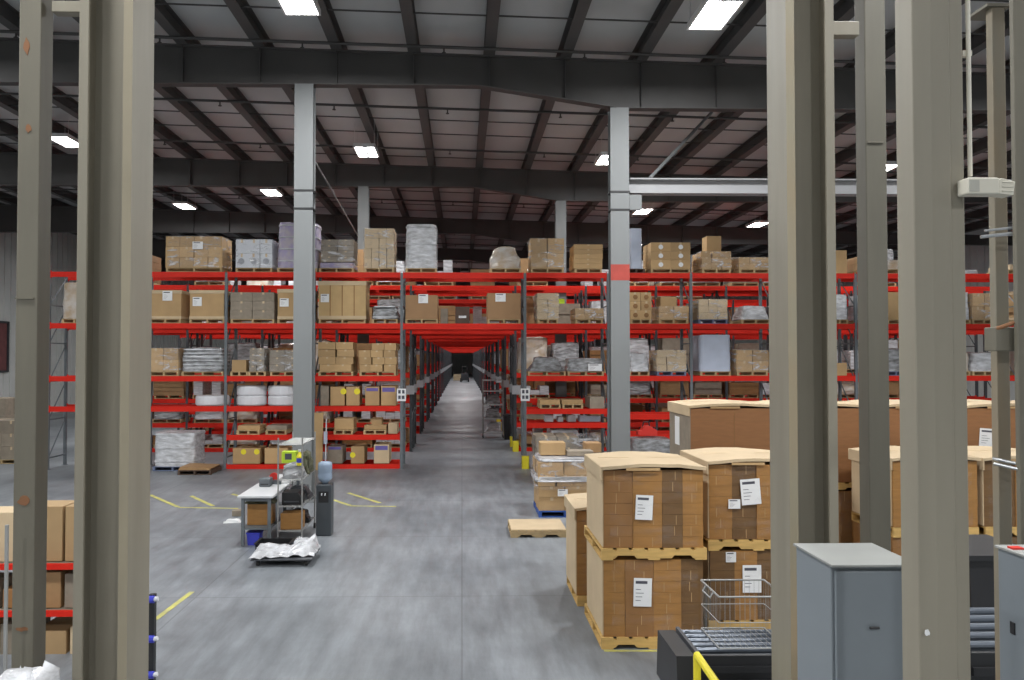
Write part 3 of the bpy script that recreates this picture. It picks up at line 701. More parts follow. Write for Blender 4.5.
rowload('wrap',1023,1057,350,3,'wrapped load at the right edge on the third level',m=M_wrapb)
# level 4
drums(190,224,396,1,Z4,'single flat white drum near the big left column')
drums(232,262,386,2,Z4,'white drum of the left pair of stacked drums')
drums(264,294,386,2,Z4,'white drum of the right pair, beside the mid column')
rowload('box',329,344,387,4,'left of two tan cartons with yellow stickers',cap=False,pal=None,sticker=[(.8,.75,M_yel,.09)],d=.7)
rowload('box',345,359,387,4,'right of two tan cartons with yellow stickers',cap=False,pal=None,sticker=[(.6,.75,M_yel,.09)],d=.7)
rowload('box',319,328,386,4,'dark tan carton tucked left of the stickered ones',cap=False,pal=None,d=.7,m=M_greybrown)
rowload('box',364,379,387,4,'left of two tan cartons with purple print bars',cap=False,pal=None,marks=[(0,.85,M_inkb,.34,.09)],d=.7)
rowload('box',380,396,386,4,'right of two tan cartons with purple print bars',cap=False,pal=None,marks=[(0,.8,M_inkb,.36,.12)],d=.7)
zsh = PZ(409,23.2)
rowload('box',540,561,400,zsh,'left of two long flat tan cartons on low shelf',cap=False,d=.8)
rowload('box',562,584,400,zsh,'right of two long flat tan cartons on low shelf',cap=False,d=.8)
rowload('box',590,605,397,zsh,'dark brown carton at the low shelf right end',cap=False,pal=None,m=M_greybrown)
zsh2 = PZ(423,23.2)
for q,(a,c,t) in enumerate(((546,555,416),(559,565,418),(569,578,416),(581,603,417))):
    rowload('box',a,c,t,zsh2,['white bin with dark front, first on the narrow shelf','smallest white bin, second on the narrow shelf','white bin, third on the narrow shelf','long bluish bin, last on the narrow shelf'][q],cap=False,pal=None,m=M_white if q < 3 else M_bluew,d=.4)
# level 5, 6
rowload('box',236,259,427,5,'flat tan carton lying on a pallet above stickered carton',cap=False,d=.8)
rowload('box',265,286,431,5,'very flat dark carton beside the left mid column',cap=False,pal='w',d=.8,m=M_greybrown)
rowload('box',333,353,419,5,'tan carton on the fifth level by cardboard sheet',cap=False,pal='w',d=.7)
rowload('box',363,386,427,5,'low open tan carton near the aisle, fifth level',cap=False,pal='w',d=.7)
rowload('box',370,381,419,5.0 if False else PZ(426.5,RY),'small tan carton stacked on the low open carton',cap=False,pal=None,d=.5)
rowload('box',387,397,424,5,'slim pale carton at the aisle end, fifth level',cap=False,pal=None,d=.6,m=M_kraftl)
rowload('box',231,259,449,6,'bottom carton with two yellow round stickers',cap=False,pal=None,sticker=[(-.2,.78,M_yel,.08),(.75,.78,M_yel,.08)],d=.8)
rowload('box',263,287,449,6,'plain tan bottom carton next to the lime box',cap=False,pal=None,d=.8)
rowload('box',326,342,447,6,'grey-brown bottom carton with purple top marks',cap=False,pal=None,m=M_greybrown,marks=[(0,.9,M_inkb,.35,.08)],d=.8)
rowload('box',350,364,447,6,'bottom carton with a single yellow dot',cap=False,pal=None,sticker=[(-.7,.5,M_yel,.08)],d=.8)
rowload('box',373,389,445,6,'bottom carton with blue printed bar near the aisle',cap=False,pal=None,m=M_kraftl,marks=[(0,.82,M_inkb,.36,.12)],d=.8)
# floor level left
X, _ = FL(171,472); w = PX(192,22.8,450)-PX(150,22.8,450)
pallet(X-.04,23.4,0,1.1,1.1,M_greyp,'grey pallet under the white-wrapped floor load near the left column',name='plastic_pallet')
wrapped(X,23.4,PH,w*.98,1.1,PZ(431,22.8)-PH,M_wrapw,'white film-wrapped load standing on the floor by the left column',seed=4,amp=.012,bands=3,topf=1)
X = PX(205,22.9,470)-.02
pallet(X,22.55,0,.9,1.0,M_darkbox,'dark pallet lying on the floor beside the white floor load')
o = MB().prism([(-.46,.0),(.4,.0),(.44,.05),(-.40,.09)], -.45,.40,'y').build('cardboard_sheet', M_kraftm, loc=(X,22.55,PH+.002)); tag(o,'bent brown cardboard sheet lying on the dark floor pallet','cardboard sheet')
# leaning cardboard and blue tube at rack
X0, X1 = PX(313,22.9,440), PX(322,22.9,440); zt1 = PZ(413,22.9)
o = MB().add([(0,0,0),(X1-X0,0,0),(X1-X0,.14,zt1),(0,.14,zt1),(0,.03,0),(X1-X0,.03,0),(X1-X0,.17,zt1),(0,.17,zt1)],[(0,1,2,3),(7,6,5,4),(0,4,5,1),(1,5,6,2),(2,6,7,3),(3,7,4,0)]).build('cardboard_sheet', M_kraft, loc=(X0,22.95,.002))
tag(o,'tall tan cardboard sheet leaning on the rack behind the cooler','cardboard sheet')
e = empty('broom', (PX(325.5,22.9,440),22.9,0), 'white-headed pole standing by the leaning cardboard', 'broom')
MB().tube([(0,0,.1),(0,.15,PZ(419,22.9))], .018).build('handle', M_white, e); MB().box(-.06,-.03,0,.06,.05,.12).build('head', M_blue, e)
o=MB().box(-.05,-.02,.75,.05,.0+.02,1.1).build('blue_tag', M_bluew, e)

# ---------------------------------------------------------------- loads in the rows behind
proto = []
for q in range(9):
    rg = random.Random(50+q); w = rg.uniform(.92,1.04)
    if q % 3 == 0: me = MB().lump(w,.95,1,q,.03,.93,7).mesh('rear_load', [M_wrapg,M_wrapw,M_wrapb][q//3])
    else:
        b = MB(); nx = rg.choice((1,2,3)); nz = rg.choice((1,2,3,4)); 
        for k in range(nz):
            for i in range(nx):
                if k == nz-1 and nx > 1 and i == q % nx: continue
                j = rg.uniform(-.015,.015); b.box(-w/2+w*i/nx+.005,-.47+j,k/nz+.003,-w/2+w*(i+1)/nx-.005,.47+j,(k+1)/nz-.003)
        me = b.mesh('rear_load', [M_kraft,M_greybrown,M_kraftd,M_kraftl,M_kraftm,M_wrapw][(q*5)%6])
    proto.append((me, q % 3 == 0))
rg = random.Random(11); nload = 0
ppm = pallet_mesh(1.0, .9, M_wood)
def fill(Y, nl, nr, occ, tunnel=True):
    global nload
    bays = [(XA-2.53*(i+1), 2.53) for i in range(nl)] + [(XB+2.43*i, 2.43) for i in range(nr)]
    if tunnel: bays.append((XA, 3.58))
    for bx, bw in bays:
        for z, hh in ((Z1,1.2),(Z2,1.1),(Z3,1.1),(Z4,.55),(Z5,.5),(Z6,.45)):
            if bw > 3 and z < 4: continue
            for s in range(2):
                if rg.random() > occ+(.2 if z < 3 else 0) or nload >= 420: continue
                me, wr = rg.choice(proto); h = hh*rg.uniform(.5,1)
                x = bx+bw*(.275+.45*s)
                if abs(x-PX(363.5,28.7)) < .85 and abs(Y+.55-28.7) < .5: continue
                o = inst('wrapped_load' if wr else 'carton_stack', me, None, (x+rg.uniform(-.05,.05), Y+.54, z+PH+.007)); o.scale = (1,1,h); nload += 1
                ri = back_rows.index(Y)+1; rown = ORD[ri]+' rack row'
                lvn = {Z1:'top level',Z2:'second-highest level',Z3:'third-highest level',Z4:'fourth-highest level',Z5:'second-lowest level',Z6:'lowest level'}[z]
                if bw > 3: where = 'above the aisle, %s half' % ('left' if s == 0 else 'right')
                elif x < 0: where = 'in %s slot left of the aisle' % ORD[int(round((XA-bx)/2.53)-1)*2+(1-s)]
                else: where = 'in %s slot right of the aisle' % ORD[int(round((bx-XB)/2.43))*2+s]
                tag(o, '%s load %s, %s, %s' % ('wrapped' if wr else 'carton', where, lvn, rown), 'wrapped load' if wr else 'carton stack', 'loads in the rear rack rows')
                p = inst('wooden_pallet', ppm, None, (o.location.x, Y+.54, z+.003)); tag(p, 'wooden pallet %s, %s, %s' % (where, lvn, rown), 'pallet', 'pallets in the rear rack rows')
fill(back_rows[0], 4, 6, .72)
fill(back_rows[2], 4, 5, .5)
for q in (1,): fill(back_rows[q], 2, 2, .45)
for q in (4,6,8,10): fill(back_rows[q], 1, 1, .6)

# ---------------------------------------------------------------- things in and near the aisle
# cart with shelves at right inside the aisle
cxx = PX(493,32,400); 
e = empty('shelf_cart', (cxx,32.2,0), 'tall grey steel shelf cart parked at the aisle right side', 'cart')
for sx in (-.4,.4):
    for sy in (-.3,.3): MB().tube([(sx,sy,.1),(sx,sy,2.3)], .025).build('post', M_zinc, e)
for zz in (.2,.75,1.3,1.85,2.28): MB().box(-.42,-.32,zz,.42,.32,zz+.04).build('shelf', M_steel, e)
for sx in (-.4,.4):
    for sy in (-.3,.3): MB().tube([(sx-.02,sy,.06),(sx+.02,sy,.06)], .06, 12).build('caster', M_rubber, e)
for q,(zz,mm) in enumerate(((.24,M_wrapw),(.79,M_wrapg),(1.34,M_wrapg))):
    o = MB().lump(.6,.5,.35,q+70,.08,.7).build('plastic_bag', mm, loc=(cxx,32.2,zz+.005)); tag(o, 'crumpled plastic bag on the '+('bottom','second','third')[q]+' shelf of the aisle cart', 'bag')
e = empty('waste_bin', (PX(508.5,31.3,420),31.4,0), 'black plastic bin beside the shelf cart in the aisle', 'bin')
MB().lathe([(.16,0),(.2,.9),(.22,.92),(.22,.97),(.15,1.0)],16).build('body', M_black, e)
# forklift far down the aisle with a pallet
e = empty('forklift', (.35,108,0), 'tiny distant forklift far down the aisle', 'forklift')
MB().prism([(-.5,.2),(.5,.2),(.5,1.0),(.3,1.2),(-.5,1.1)],-.9,.9,'y').build('body', M_dgrey, e)
MB().tube([(-.4,-.6,1),(-.35,-.5,2.0),(.35,-.5,2.0),(.4,-.6,1)],.05).build('overhead_guard', M_black, e)
MB().box(-.35,.9,.1,-.25,1.0,2.2).box(.25,.9,.1,.35,1.0,2.2).build('mast', M_black, e)
for sx in (-.5,.5):
    for sy in (-.6,.6): MB().tube([(sx-.1,sy,.25),(sx+.1,sy,.25)],.25,12).build('wheel', M_rubber, e)
pallet(-.6,112,0,1.2,1.2,M_wood,'tiny wooden pallet on the aisle floor near the distant forklift',None)
large_carton(-.6,112,.13,1.2,1.1,.8,M_kraftl,'tiny distant carton on the far aisle pallet',group=None)

# wrapped pallet on a blue pallet, right side
Y0 = 16.05; X0, X1 = PX(538,Y0,480), PX(592,Y0,480); xc = (X0+X1)/2; w = X1-X0
pallet(xc,Y0+.6,0,w,1.2,M_bluep,'bright blue pallet under the messy wrapped cartons by the aisle',None)
e = empty('carton_stack', (xc,Y0+.6,PH+.003), 'messy film-wrapped tan cartons on the bright blue pallet', 'wrapped cartons')
zz = 0; hh = [(.27,2),(.22,2),(.22,3),(.26,2)]
rg2 = random.Random(5)
for h, n in hh:
    me = carton_mesh(w/n-.03, .55, h-.006, M_kraft)
    for i in range(n):
        for j in range(2): inst('carton', me, e, (-w/2+w/n*(i+.5)+rg2.uniform(-.02,.02), -.29+.58*j+rg2.uniform(-.02,.02), zz), rg2.uniform(-.04,.04))
    zz += h
MB().lump(w+.08,1.22,.58,12,.012,1,6,z0=.42).build('stretch_wrap', M_film, e)
MB().lump(w+.12,1.24,.10,13,.012,1,3,z0=.58).build('film_fold', M_wrapw, e)
MB().lump(w*.98,1.15,.05,14,.02,.95,2,z0=.985).build('top_film', M_wrapw, e)
label_sheet(e,-.15,-.63,.3,.2,.14)
zt0 = PH+.003+1.05
for q,(xa,xb,ya,yb,dy) in enumerate(((540,566,443,449,.5),(567,594,449,457,.35),(585,602,446,452,.95))):
    Yq = Y0+dy; A, B_ = PX(xa,Yq,450), PX(xb,Yq,450)
    large_carton((A+B_)/2,Yq+.2,zt0+.002,B_-A,.42,[.26,.1,.2][q],[M_kraft,M_greybrown,M_kraftm][q],['open tan carton on top left of the messy wrapped cartons','flat grey-brown carton on top of the messy wrapped cartons','brown carton at the top right rear of messy wrapped cartons'][q],cap=False,group=None)
# second floor pallet behind
X0, X1 = PX(536,20,450), PX(600,20,450)
pallet((X0+X1)/2,20.6,0,X1-X0,1.2,M_wood,'wooden pallet behind the messy wrapped cartons, before the rack',None)
carton_stack((X0+X1)/2,20.6,PH+.003,X1-X0,1.1,PZ(437,20)-PH,3,4,M_greybrown,'grey-brown cartons standing on floor before the right rack',seed=9,jit=.03,top=(0,1),group=None,wrap=True)
# low wooden pallet by aisle
Y0 = 14.25; X0, X1 = PX(511,Y0,530), PX(567,Y0,530)
pallet_parts((X0+X1)/2,Y0+.5,0,X1-X0,.98,M_wood,'empty wooden pallet lying flat on the floor beside the aisle')
o = MB().box(-(X1-X0)/2+.01,-.47,0,(X1-X0)/2-.01,.47,.012).build('cardboard_sheet', M_kraftl, loc=((X0+X1)/2,Y0+.5,.126)); tag(o,'flat cardboard sheet covering the empty aisle pallet','cardboard sheet')

# red-white things behind the red-banded column
zz = .0
X = PX(648,21.6,430)
pallet(X+.1,21.9,0,1.2,1.0,M_wood,'wooden pallet low behind the red-banded column',None)
zw = PZ(438,21.6)-PH
wrapped(X+.1,21.9,PH+.003,1.1,.9,zw,M_wrapg,'grey crumpled wrapped load low behind the red-banded column',seed=44,amp=.02,group=None)
e = empty('machine_case', (X+.02,21.85,PH+zw+.045), 'red machine case with a carry handle lying on the grey wrapped load', 'case')
MB().prism([(-.26,0),(.26,0),(.26,.14),(.16,.2),(.06,.26),(-.1,.26),(-.16,.14),(-.26,.12)],-.15,.15,'y').build('body', M_redp, e, bevel=.01)
MB().tube([(-.12,0,.2),(-.08,0,.36),(.06,0,.36),(.08,0,.24)], .018).build('handle', M_black, e)
# ---------------------------------------------------------------- big stacked gaylord bundles (near right)
def bundle(x, y, z, w, d, h, label, seed=0, ncol=4, nrow=8, lid=True, tags=(), plain=False, side=True, lidm=None):
    """stack of folded brown cartons held in film, with a pale board cap"""
    e = empty('carton_bundle', (x+w/2,y+d/2,z), label, 'carton bundle'); rg = random.Random(seed)
    hb = h-(.08 if lid else 0)
    if plain:
        b = MB().box(-w/2,-d/2,0,w/2,d/2,hb,0)
        b.box(-.006,-d/2-.003,0,.006,-d/2,hb,1)
        for k in range(nrow): b.box(-w/2,-d/2-.0015,hb*k/nrow,w/2,-d/2,hb*k/nrow+.004,1)
        b.build('body', [MATS['red_brown_carton'], M_kraftd], e)
        sb_ = MB().box(-w/2-.014,-d/2+.0,.01,-w/2-.001,d/2-.02,hb).build('side_board', M_greybrown, e); sb_['label'] = 'grey-brown side board'
        if side: MB().box(-w/2-.018,-d/2+.55,hb*.45,-w/2-.014,-d/2+.8,hb*.85).build('paper_label', M_paper, e)
    else:
        # columns of folded cartons, each layer slightly shifted; front, sides
        ms = [M_kraftd, MATS['amber_carton'], MATS['olive_brown_carton'], MATS['amber_carton']]
        widths = [rg.uniform(.8,1.2) for _ in range(ncol)]; sw = sum(widths); xx = -w/2; rh = hb/nrow
        for c in range(ncol):
            cw = w*widths[c]/sw; b = MB(); off = rg.uniform(0,.03); mi = [2,3,0,1,2,3][(c+seed)%6]
            for k in range(nrow):
                o = off+rg.uniform(-.003,.003); sh = rg.uniform(-.004,.004)
                b.box(xx+.001+sh*.3,-d/2+o,rh*k+.0005,xx+cw-.001+sh*.3,d/2-o,rh*(k+1)-.001,0 if (k+c) % 2 else 1)
                if rg.random() < .6: q = xx+cw*rg.uniform(.3,.7); b.box(q,-d/2+o-.002,rh*k+.01,q+.006,-d/2+o,rh*(k+1)-.01,2)
            b.build('folded_carton_column', [ms[mi], ms[mi], M_kraft], e); xx += cw
        if side:
            MB().box(-w/2-.012,-d/2+.03,.01,-w/2-.0,d/2-.02,hb).build('side_board', M_kraftl, e)
    if lid:
        c = MB(); n = 8; sag = [.012*sin(pi*i/n)*3 + rg.uniform(-.004,.004) for i in range(n+1)]
        wl, dl = w+.05, d+.05
        for i in range(n):
            xa, xb = -wl/2+wl*i/n, -wl/2+wl*(i+1)/n; za, zb2 = hb+.0+sag[i]+.005, hb+sag[i+1]+.005
            c.add([(xa,-dl/2,za-.06*0),(xb,-dl/2,zb2),(xb,dl/2,zb2),(xa,dl/2,za),(xa,-dl/2,za+.035),(xb,-dl/2,zb2+.035),(xb,dl/2,zb2+.035),(xa,dl/2,za+.035)],[(0,3,2,1),(4,5,6,7),(0,1,5,4),(1,2,6,5),(2,3,7,6),(3,0,4,7)])
        c.box(-wl/2-.01,-dl/2,hb-.11,-wl/2+.004,dl/2,hb+.04)
        c.box(-wl/2*.9,-.004,hb+.052+.02,wl/2*.9,.004,hb+.056+.02)
        c.build('board_cap', lidm or M_kraftl, e)
        MB().box(-w*.28,-dl/2-.004,hb-.0,w*.06,-dl/2,hb+.0+.03).build('folded_flap', M_kraft, e)
    for (tx, tz, tw, th, rot) in tags:
        o = label_sheet(e, tx*w/2, -d/2-.035*0-.006, tz*h, tw, th); o.rotation_euler = (0,rot,0)
    if not plain:
        MB().lump(w+.02,d+.02,hb*.97,seed+3,.003,1,8,z0=.01,fold=1).build('stretch_wrap', MATS['thin_film'], e)
    return e
mat('red_brown_carton', (.30,.135,.05), .6, nscale=5, namt=.15, stretch=(1,1,6)); mat('olive_brown_carton', (.175,.09,.03), .55, nscale=5, namt=.2, stretch=(1,1,5)); mat('amber_carton', (.38,.185,.05), .5, nscale=5, namt=.2, stretch=(1,1,5))
tf = M_film.copy(); tf.name = 'thin_film'; MATS['thin_film'] = tf
for n_ in tf.node_tree.nodes:
    if n_.type == 'MAP_RANGE': n_.inputs[1].default_value = .5; n_.inputs[2].default_value = .8; n_.inputs[3].default_value = .01; n_.inputs[4].default_value = .12
# front stack
Y0 = 8.82; X0, X1 = PX(604,Y0,600), PX(704,Y0,600); w = X1-X0
pallet_parts((X0+X1)/2,Y0+.6,0,w+.06,1.24,M_woody,'bottom yellow-wood pallet of the nearest two-high bundle stack')
zA = .125; h1 = PZ(560,Y0,650)-zA
bundle(X0,Y0,zA+.002,w,1.15,h1,'lower folded-carton bundle in the nearest two-high stack',1,4,7,lid=False,tags=((-.42,.40,.2,.31,.03),))
z2 = zA+h1+.004
pallet_parts((X0+X1)/2,Y0+.6,z2,w+.06,1.24,M_woody,'yellow-wood pallet between the two nearest bundles')
z3 = z2+.128; h2 = PZ(463,Y0,650)-z3
bundle(X0,Y0-.01,z3,w,1.15,h2,'upper capped folded-carton bundle in the nearest two-high stack',2,4,7,tags=((-.38,.34,.19,.27,.05),))
# left-behind single
Y1 = 10.35; X0, X1 = PX(577,Y1,550), PX(577,Y1,550)+1.1
pallet_parts((X0+X1)/2,Y1+.5,0,X1-X0,1.05,M_woody,'pallet under the single bundle left behind the nearest stack')
bundle(X0,Y1,.127,1.1,1.0,PZ(505,Y1,580)-.127,'single capped bundle peeking out left behind the nearest stack',3,4,8)
# right neighbour stack
Y2 = 9.35; X0 = PX(710,Y2,550); w = 1.15
pallet_parts(X0+w/2,Y2+.6,0,w+.04,1.2,M_woody,'bottom pallet of the stack behind the wire basket')
zt2 = PZ(551,Y2,740); h = zt2-.127
bundle(X0,Y2,.127,w,1.12,h,'lower bundle of the stack behind the wire basket',4,4,7,lid=False,tags=((-.68,.84,.12,.12,0),(-.34,.40,.22,.32,.0)))
pallet_parts(X0+w/2,Y2+.6,zt2+.003,w+.04,1.2,M_woody,'upper pallet of the stack behind the wire basket')
bundle(X0,Y2,zt2+.132,w,1.12,PZ(458,Y2,740)-zt2-.132,'upper bundle with torn label, stack behind the wire basket',5,4,7,tags=((-.34,.42,.23,.30,-.08),(-.62,.38,.14,.11,.0)))
# back row, taller stacks
Y3 = 11.6
def back_stack(X0, w, names, Y3=11.6, top=403, plain=True, tg=(), seed=0):
    zt_ = PZ(top,Y3,X0*800/Y3+462); hlow = 1.12
    pallet_parts(X0+w/2,Y3+.6,0,w,1.2,M_woody,'bottom pallet of the '+names)
    bundle(X0+.01,Y3,.127,w-.02,1.15,hlow,'lower bundle of the '+names,seed,4,7,lid=False,side=False)
    pallet_parts(X0+w/2,Y3+.6,.127+hlow+.003,w,1.2,M_woody,'upper pallet of the '+names)
    zb = .127+hlow+.131
    bundle(X0+.01,Y3,zb,w-.02,1.15,zt_-zb,'upper reddish-brown bundle of the '+names,seed+1,2,6,plain=plain,tags=tg,side=(seed==10))
back_stack(PX(690,Y3,420), 1.3, 'back stack left of the big right column', seed=10)
back_stack(PX(690,Y3,420)+1.36, 1.3, 'back stack half hidden by the big right column', seed=12)
back_stack(PX(690,Y3,420)+2.72, 1.3, 'back stack seen beside the khaki post', seed=14)
back_stack(PX(690,Y3,420)+4.08, 1.3, 'back stack right of the nearest column', seed=16, tg=((-.75,.45,.27,.27,.08),))
back_stack(PX(690,Y3,420)+5.44, 1.3, 'back stack at the right edge', seed=18)
o = label_sheet(None,0,0,0,.06,.2); o.location = (PX(672,12.0,420)-.04, 12.0, 2.0); o.rotation_euler = (0,0,-pi/2); bpy.data.objects.remove(o)
# middle right stacks
Y4 = 10.1
for q,(px0,w,lb,dark) in enumerate(((893,1.1,'middle stack between khaki post and rusty post',0),(985,1.15,'dark strapped stack behind the rusty post',1))):
    X0 = PX(px0,Y4,480); zt_ = PZ(455,Y4,px0)
    pallet_parts(X0+w/2,Y4+.55,0,w,1.1,M_woody,'bottom pallet of the '+lb); bundle(X0,Y4,.127,w,1.08,.78,'lower bundle of the '+lb,20+q,3,6,lid=False,side=False)
    pallet_parts(X0+w/2,Y4+.55,.91,w,1.1,M_woody,'upper pallet of the '+lb)
    bundle(X0,Y4,1.037,w,1.08,zt_-1.037,'upper bundle of the '+lb,23+q,3,7,tags=(((.3,.45,.2,.25,0),) if q == 0 else ()))
# loose pallet and carton scraps seen between right column and post
pallet_parts(PX(850,9.2,540),9.0,0,.8,1.0,M_woody,'leaning-board pallet between right column and khaki post')
wrapped(PX(850,9.2),9.0,.13,.7,.9,.62,mat('dark_brown_film',(.05,.035,.025),.4),'dark brown film-wrapped block behind the khaki post',seed=61,amp=.02,group=None)

# ---------------------------------------------------------------- conveyor, basket, guard rail
def conveyor(x0, x1, y0, y1, z, label, n=5):
    e = empty('roller_conveyor', ((x0+x1)/2,(y0+y1)/2,0), label, 'conveyor'); w, d = x1-x0, y1-y0
    rm = MB().tube([(-w/2+.03,0,0),(w/2-.03,0,0)], .028, 12).mesh('roller', M_roller)
    for i in range(n): inst('roller', rm, e, (0,-d/2+.12+(d-.2)*i/(n-1),z))
    b = MB().box(-w/2,-d/2,z-.13,-w/2+.03,d/2,z+.03); b.build('side_rail', M_dgrey, e); MB().box(w/2-.03,-d/2,z-.13,w/2,d/2,z+.03).build('side_rail', M_dgrey, e)
    b = MB().box(-w/2,-d/2-.03,z-.5,w/2,-d/2,z+.01)
    for i in range(4): b.box(-w/2+.02,-d/2-.05,z-.45+.11*i,w/2-.02,-d/2-.03,z-.40+.11*i)
    b.build('front_panel', M_black, e)
    MB().prism([(-d/2,z),(d/2,z),(d/2+.05,z-.4),(-d/2-.05,z-.4)], -w/2-.16, -w/2-.01, 'x').build('side_skirt', M_black, e)
    for sx in (-w/2+.06, w/2-.06):
        for sy in (-d/2+.06, d/2-.06): MB().box(sx-.03,sy-.03,0,sx+.03,sy+.03,z-.13).build('leg', M_black, e)
    return e
Yc = 6.5; zc = PZ(656,Yc,700)
conveyor(PX(696,Yc,650), PX(696,Yc,650)+1.1, Yc, Yc+.62, zc, 'black framed roller conveyor with the wire basket on it')
conveyor(PX(960,4.8,660), PX(960,4.8,660)+.9, 4.75, 5.6, PZ(650,4.8,970), 'dark conveyor end right of the nearest column')
# wire basket
bx0, bx1 = PX(722,Yc,650)+.0, PX(790,Yc,650); by0, by1 = Yc+.06, Yc+.56; bz0 = zc+.035; bz1 = bz0+.42
e = empty('wire_basket', ((bx0+bx1)/2,(by0+by1)/2,bz0), 'rectangular wire basket standing on the roller conveyor', 'basket')
w, d, h = bx1-bx0, by1-by0, bz1-bz0
for zz, r in ((0,.006),(h*.5,.004),(h,.008)):
    MB().tube([(-w/2,-d/2,zz),(w/2,-d/2,zz),(w/2,d/2,zz),(-w/2,d/2,zz),(-w/2,-d/2,zz)], r).build('rim_wire' if zz == h else 'hoop_wire', M_zinc, e)
b = MB()
for s in (-d/2,d/2):
    for i in range(14): q = -w/2+w*i/13; b.tube([(q,s,0),(q,s,h)], .0013, 4)
for s in (-w/2,w/2):
    for i in range(14): q = -d/2+d*i/13; b.tube([(s,q,0),(s,q,h)], .0013, 4)
for i in range(12): q = -w/2+w*i/11; b.tube([(q,-d/2,0),(q,d/2,0)], .002, 4)
b.build('wire_mesh', M_zinc, e)
for s in (-1,1): MB().tube([(s*w/2,-.1,h),(s*(w/2+.03),-.1,h-.05),(s*(w/2+.03),.1,h-.05),(s*w/2,.1,h)], .007).build('handle', M_zinc, e)
# yellow guard rail
Xg, Yg = PX(697,6.1,655), 6.1; zg = PZ(655,6.1,697)
e = empty('guard_rail', (Xg,Yg,0), 'yellow tubular guard rail in front of the roller conveyor', 'guard rail')
MB().tube([(0,0,0),(0,0,zg)], .028, 10).build('post', M_yel, e)
x2, z2_ = P(728,688,5.3); MB().tube([(0,0,zg),(x2-Xg,5.3-Yg,zg)], .028, 10).build('rail', M_yel, e)
MB().tube([(x2-Xg,5.3-Yg,0),(x2-Xg,5.3-Yg,zg)], .028, 10).build('post', M_yel, e)
# black bins right
e = empty('storage_bin', (PX(985,7.5,570),7.6,0), 'tall black plastic bin between nearest column and small cabinet', 'bin')
zt_ = PZ(548,7.5,985)
MB().prism([(-.30,0),(.30,0),(.34,zt_),(-.34,zt_)],-.4,.4,'y').build('body', M_black, e); MB().box(-.37,-.43,zt_-.04,.37,.43,zt_+.01).build('rim', M_black, e)
pallet_parts(PX(975,6.6,640),6.6,0,.9,.8,M_wood,'worn pallet low between nearest column and small cabinet')

# ---------------------------------------------------------------- packing table, shelf unit, cooler
TY0, TY1 = 13.65, 16.2; TX0, TX1 = PX(237,TY0,497), PX(273,TY0,497); tz = PZ(496,TY0,262)
e = empty('packing_table', ((TX0+TX1)/2,(TY0+TY1)/2,0), 'long grey-topped steel packing table left of the wire shelf', 'table')
w, d = TX1-TX0, TY1-TY0
MB().box(-w/2,-d/2,tz-.04,w/2,d/2,tz).build('tabletop', M_table, e, bevel=.008)
MB().box(-w/2+.06,-d/2+.05,.28,w/2-.06,d/2-.05,.31).build('lower_shelf', M_up, e)
for sx in (-w/2+.08,w/2-.08):
    for sy in (-d/2+.08,0,d/2-.08): MB().box(sx-.025,sy-.025,0,sx+.025,sy+.025,tz-.04).build('leg', M_up, e)
for sy in (-d/2+.08,d/2-.08): MB().box(-w/2+.08,sy-.015,tz-.1,w/2-.08,sy+.015,tz-.05).build('apron', M_up, e)
large_carton((TX0+TX1)/2-.0,TY0+.45,.315,.42,.4,.36,MATS['amber_carton'],'brown carton on the lower shelf of the packing table',cap=False,group=None)
o = MB().lump(.5,.4,.06,3,.1,.8).build('cloth_pile', M_dolive, loc=((TX0+TX1)/2,TY0+.45,.68)); tag(o,'dark cloth heap lying on the brown carton under the table','cloth')
e = empty('plastic_bin',(TX0+.24,TY0+.25,0),'small blue plastic bin at the left front table leg','bin'); MB().prism([(-.09,0),(.09,0),(.11,.2),(-.11,.2)],-.12,.12,'y').build('body', M_blue, e); MB().box(-.12,-.13,.19,.12,.13,.215).build('rim', M_blue, e)
e = empty('plastic_bin',(TX0+.72,TY0-.30,0),'low black tray bin on the floor before the table','bin'); MB().box(-.28,-.2,0,.28,.2,.03).box(-.28,-.2,0,-.26,.2,.17).box(.26,-.2,0,.28,.2,.17).box(-.28,-.2,0,.28,-.18,.17).box(-.28,.18,0,.28,.2,.17).build('body', M_black, e); MB().box(-.30,-.22,.16,-.26,.22,.18).box(.26,-.22,.16,.30,.22,.18).build('rim', M_black, e)
x, y = FL(233,522); o = MB().lump(.32,.22,.05,8,.12,.6).build('paper_scrap', M_paper, loc=(x,y,0)); tag(o,'white paper scrap on floor left of the packing table','paper')
x, y = FL(238,517); large_carton(x-.05,y+.15,0,.2,.2,.12,M_greybrown,'tiny brown carton on the floor left of the packing table',cap=False,group=None)
# items on the table
def on_table(px, py):
    x, y = FL(px,py,tz); return x, y
x, y = on_table(275,484); e = empty('tape_dispenser',(x,y,tz),'red and grey tape dispenser on the packing table','tape dispenser')
MB().prism([(-.12,0),(.12,0),(.12,.05),(.02,.09),(-.12,.06)],-.05,.05,'y').build('body', M_up, e); MB().tube([(-.02,-.03,.13),(-.02,.03,.13)],.08,16).build('tape_roll', M_redp, e)
x, y = on_table(266,486); e = empty('label_printer',(x,y,tz),'small grey label printer on the packing table','printer'); MB().box(-.1,-.12,0,.1,.12,.15).build('body', M_up, e, bevel=.02); MB().box(-.07,-.125,.04,.07,-.119,.06).build('paper_slot', M_black, e)
x, y = on_table(284,483); o = MB().box(-.15,-.11,0,.15,.11,.05).build('paper_stack', M_paper, loc=(x,y,tz),rz=.2); tag(o,'stack of white paper at the table edge by the shelf','paper')
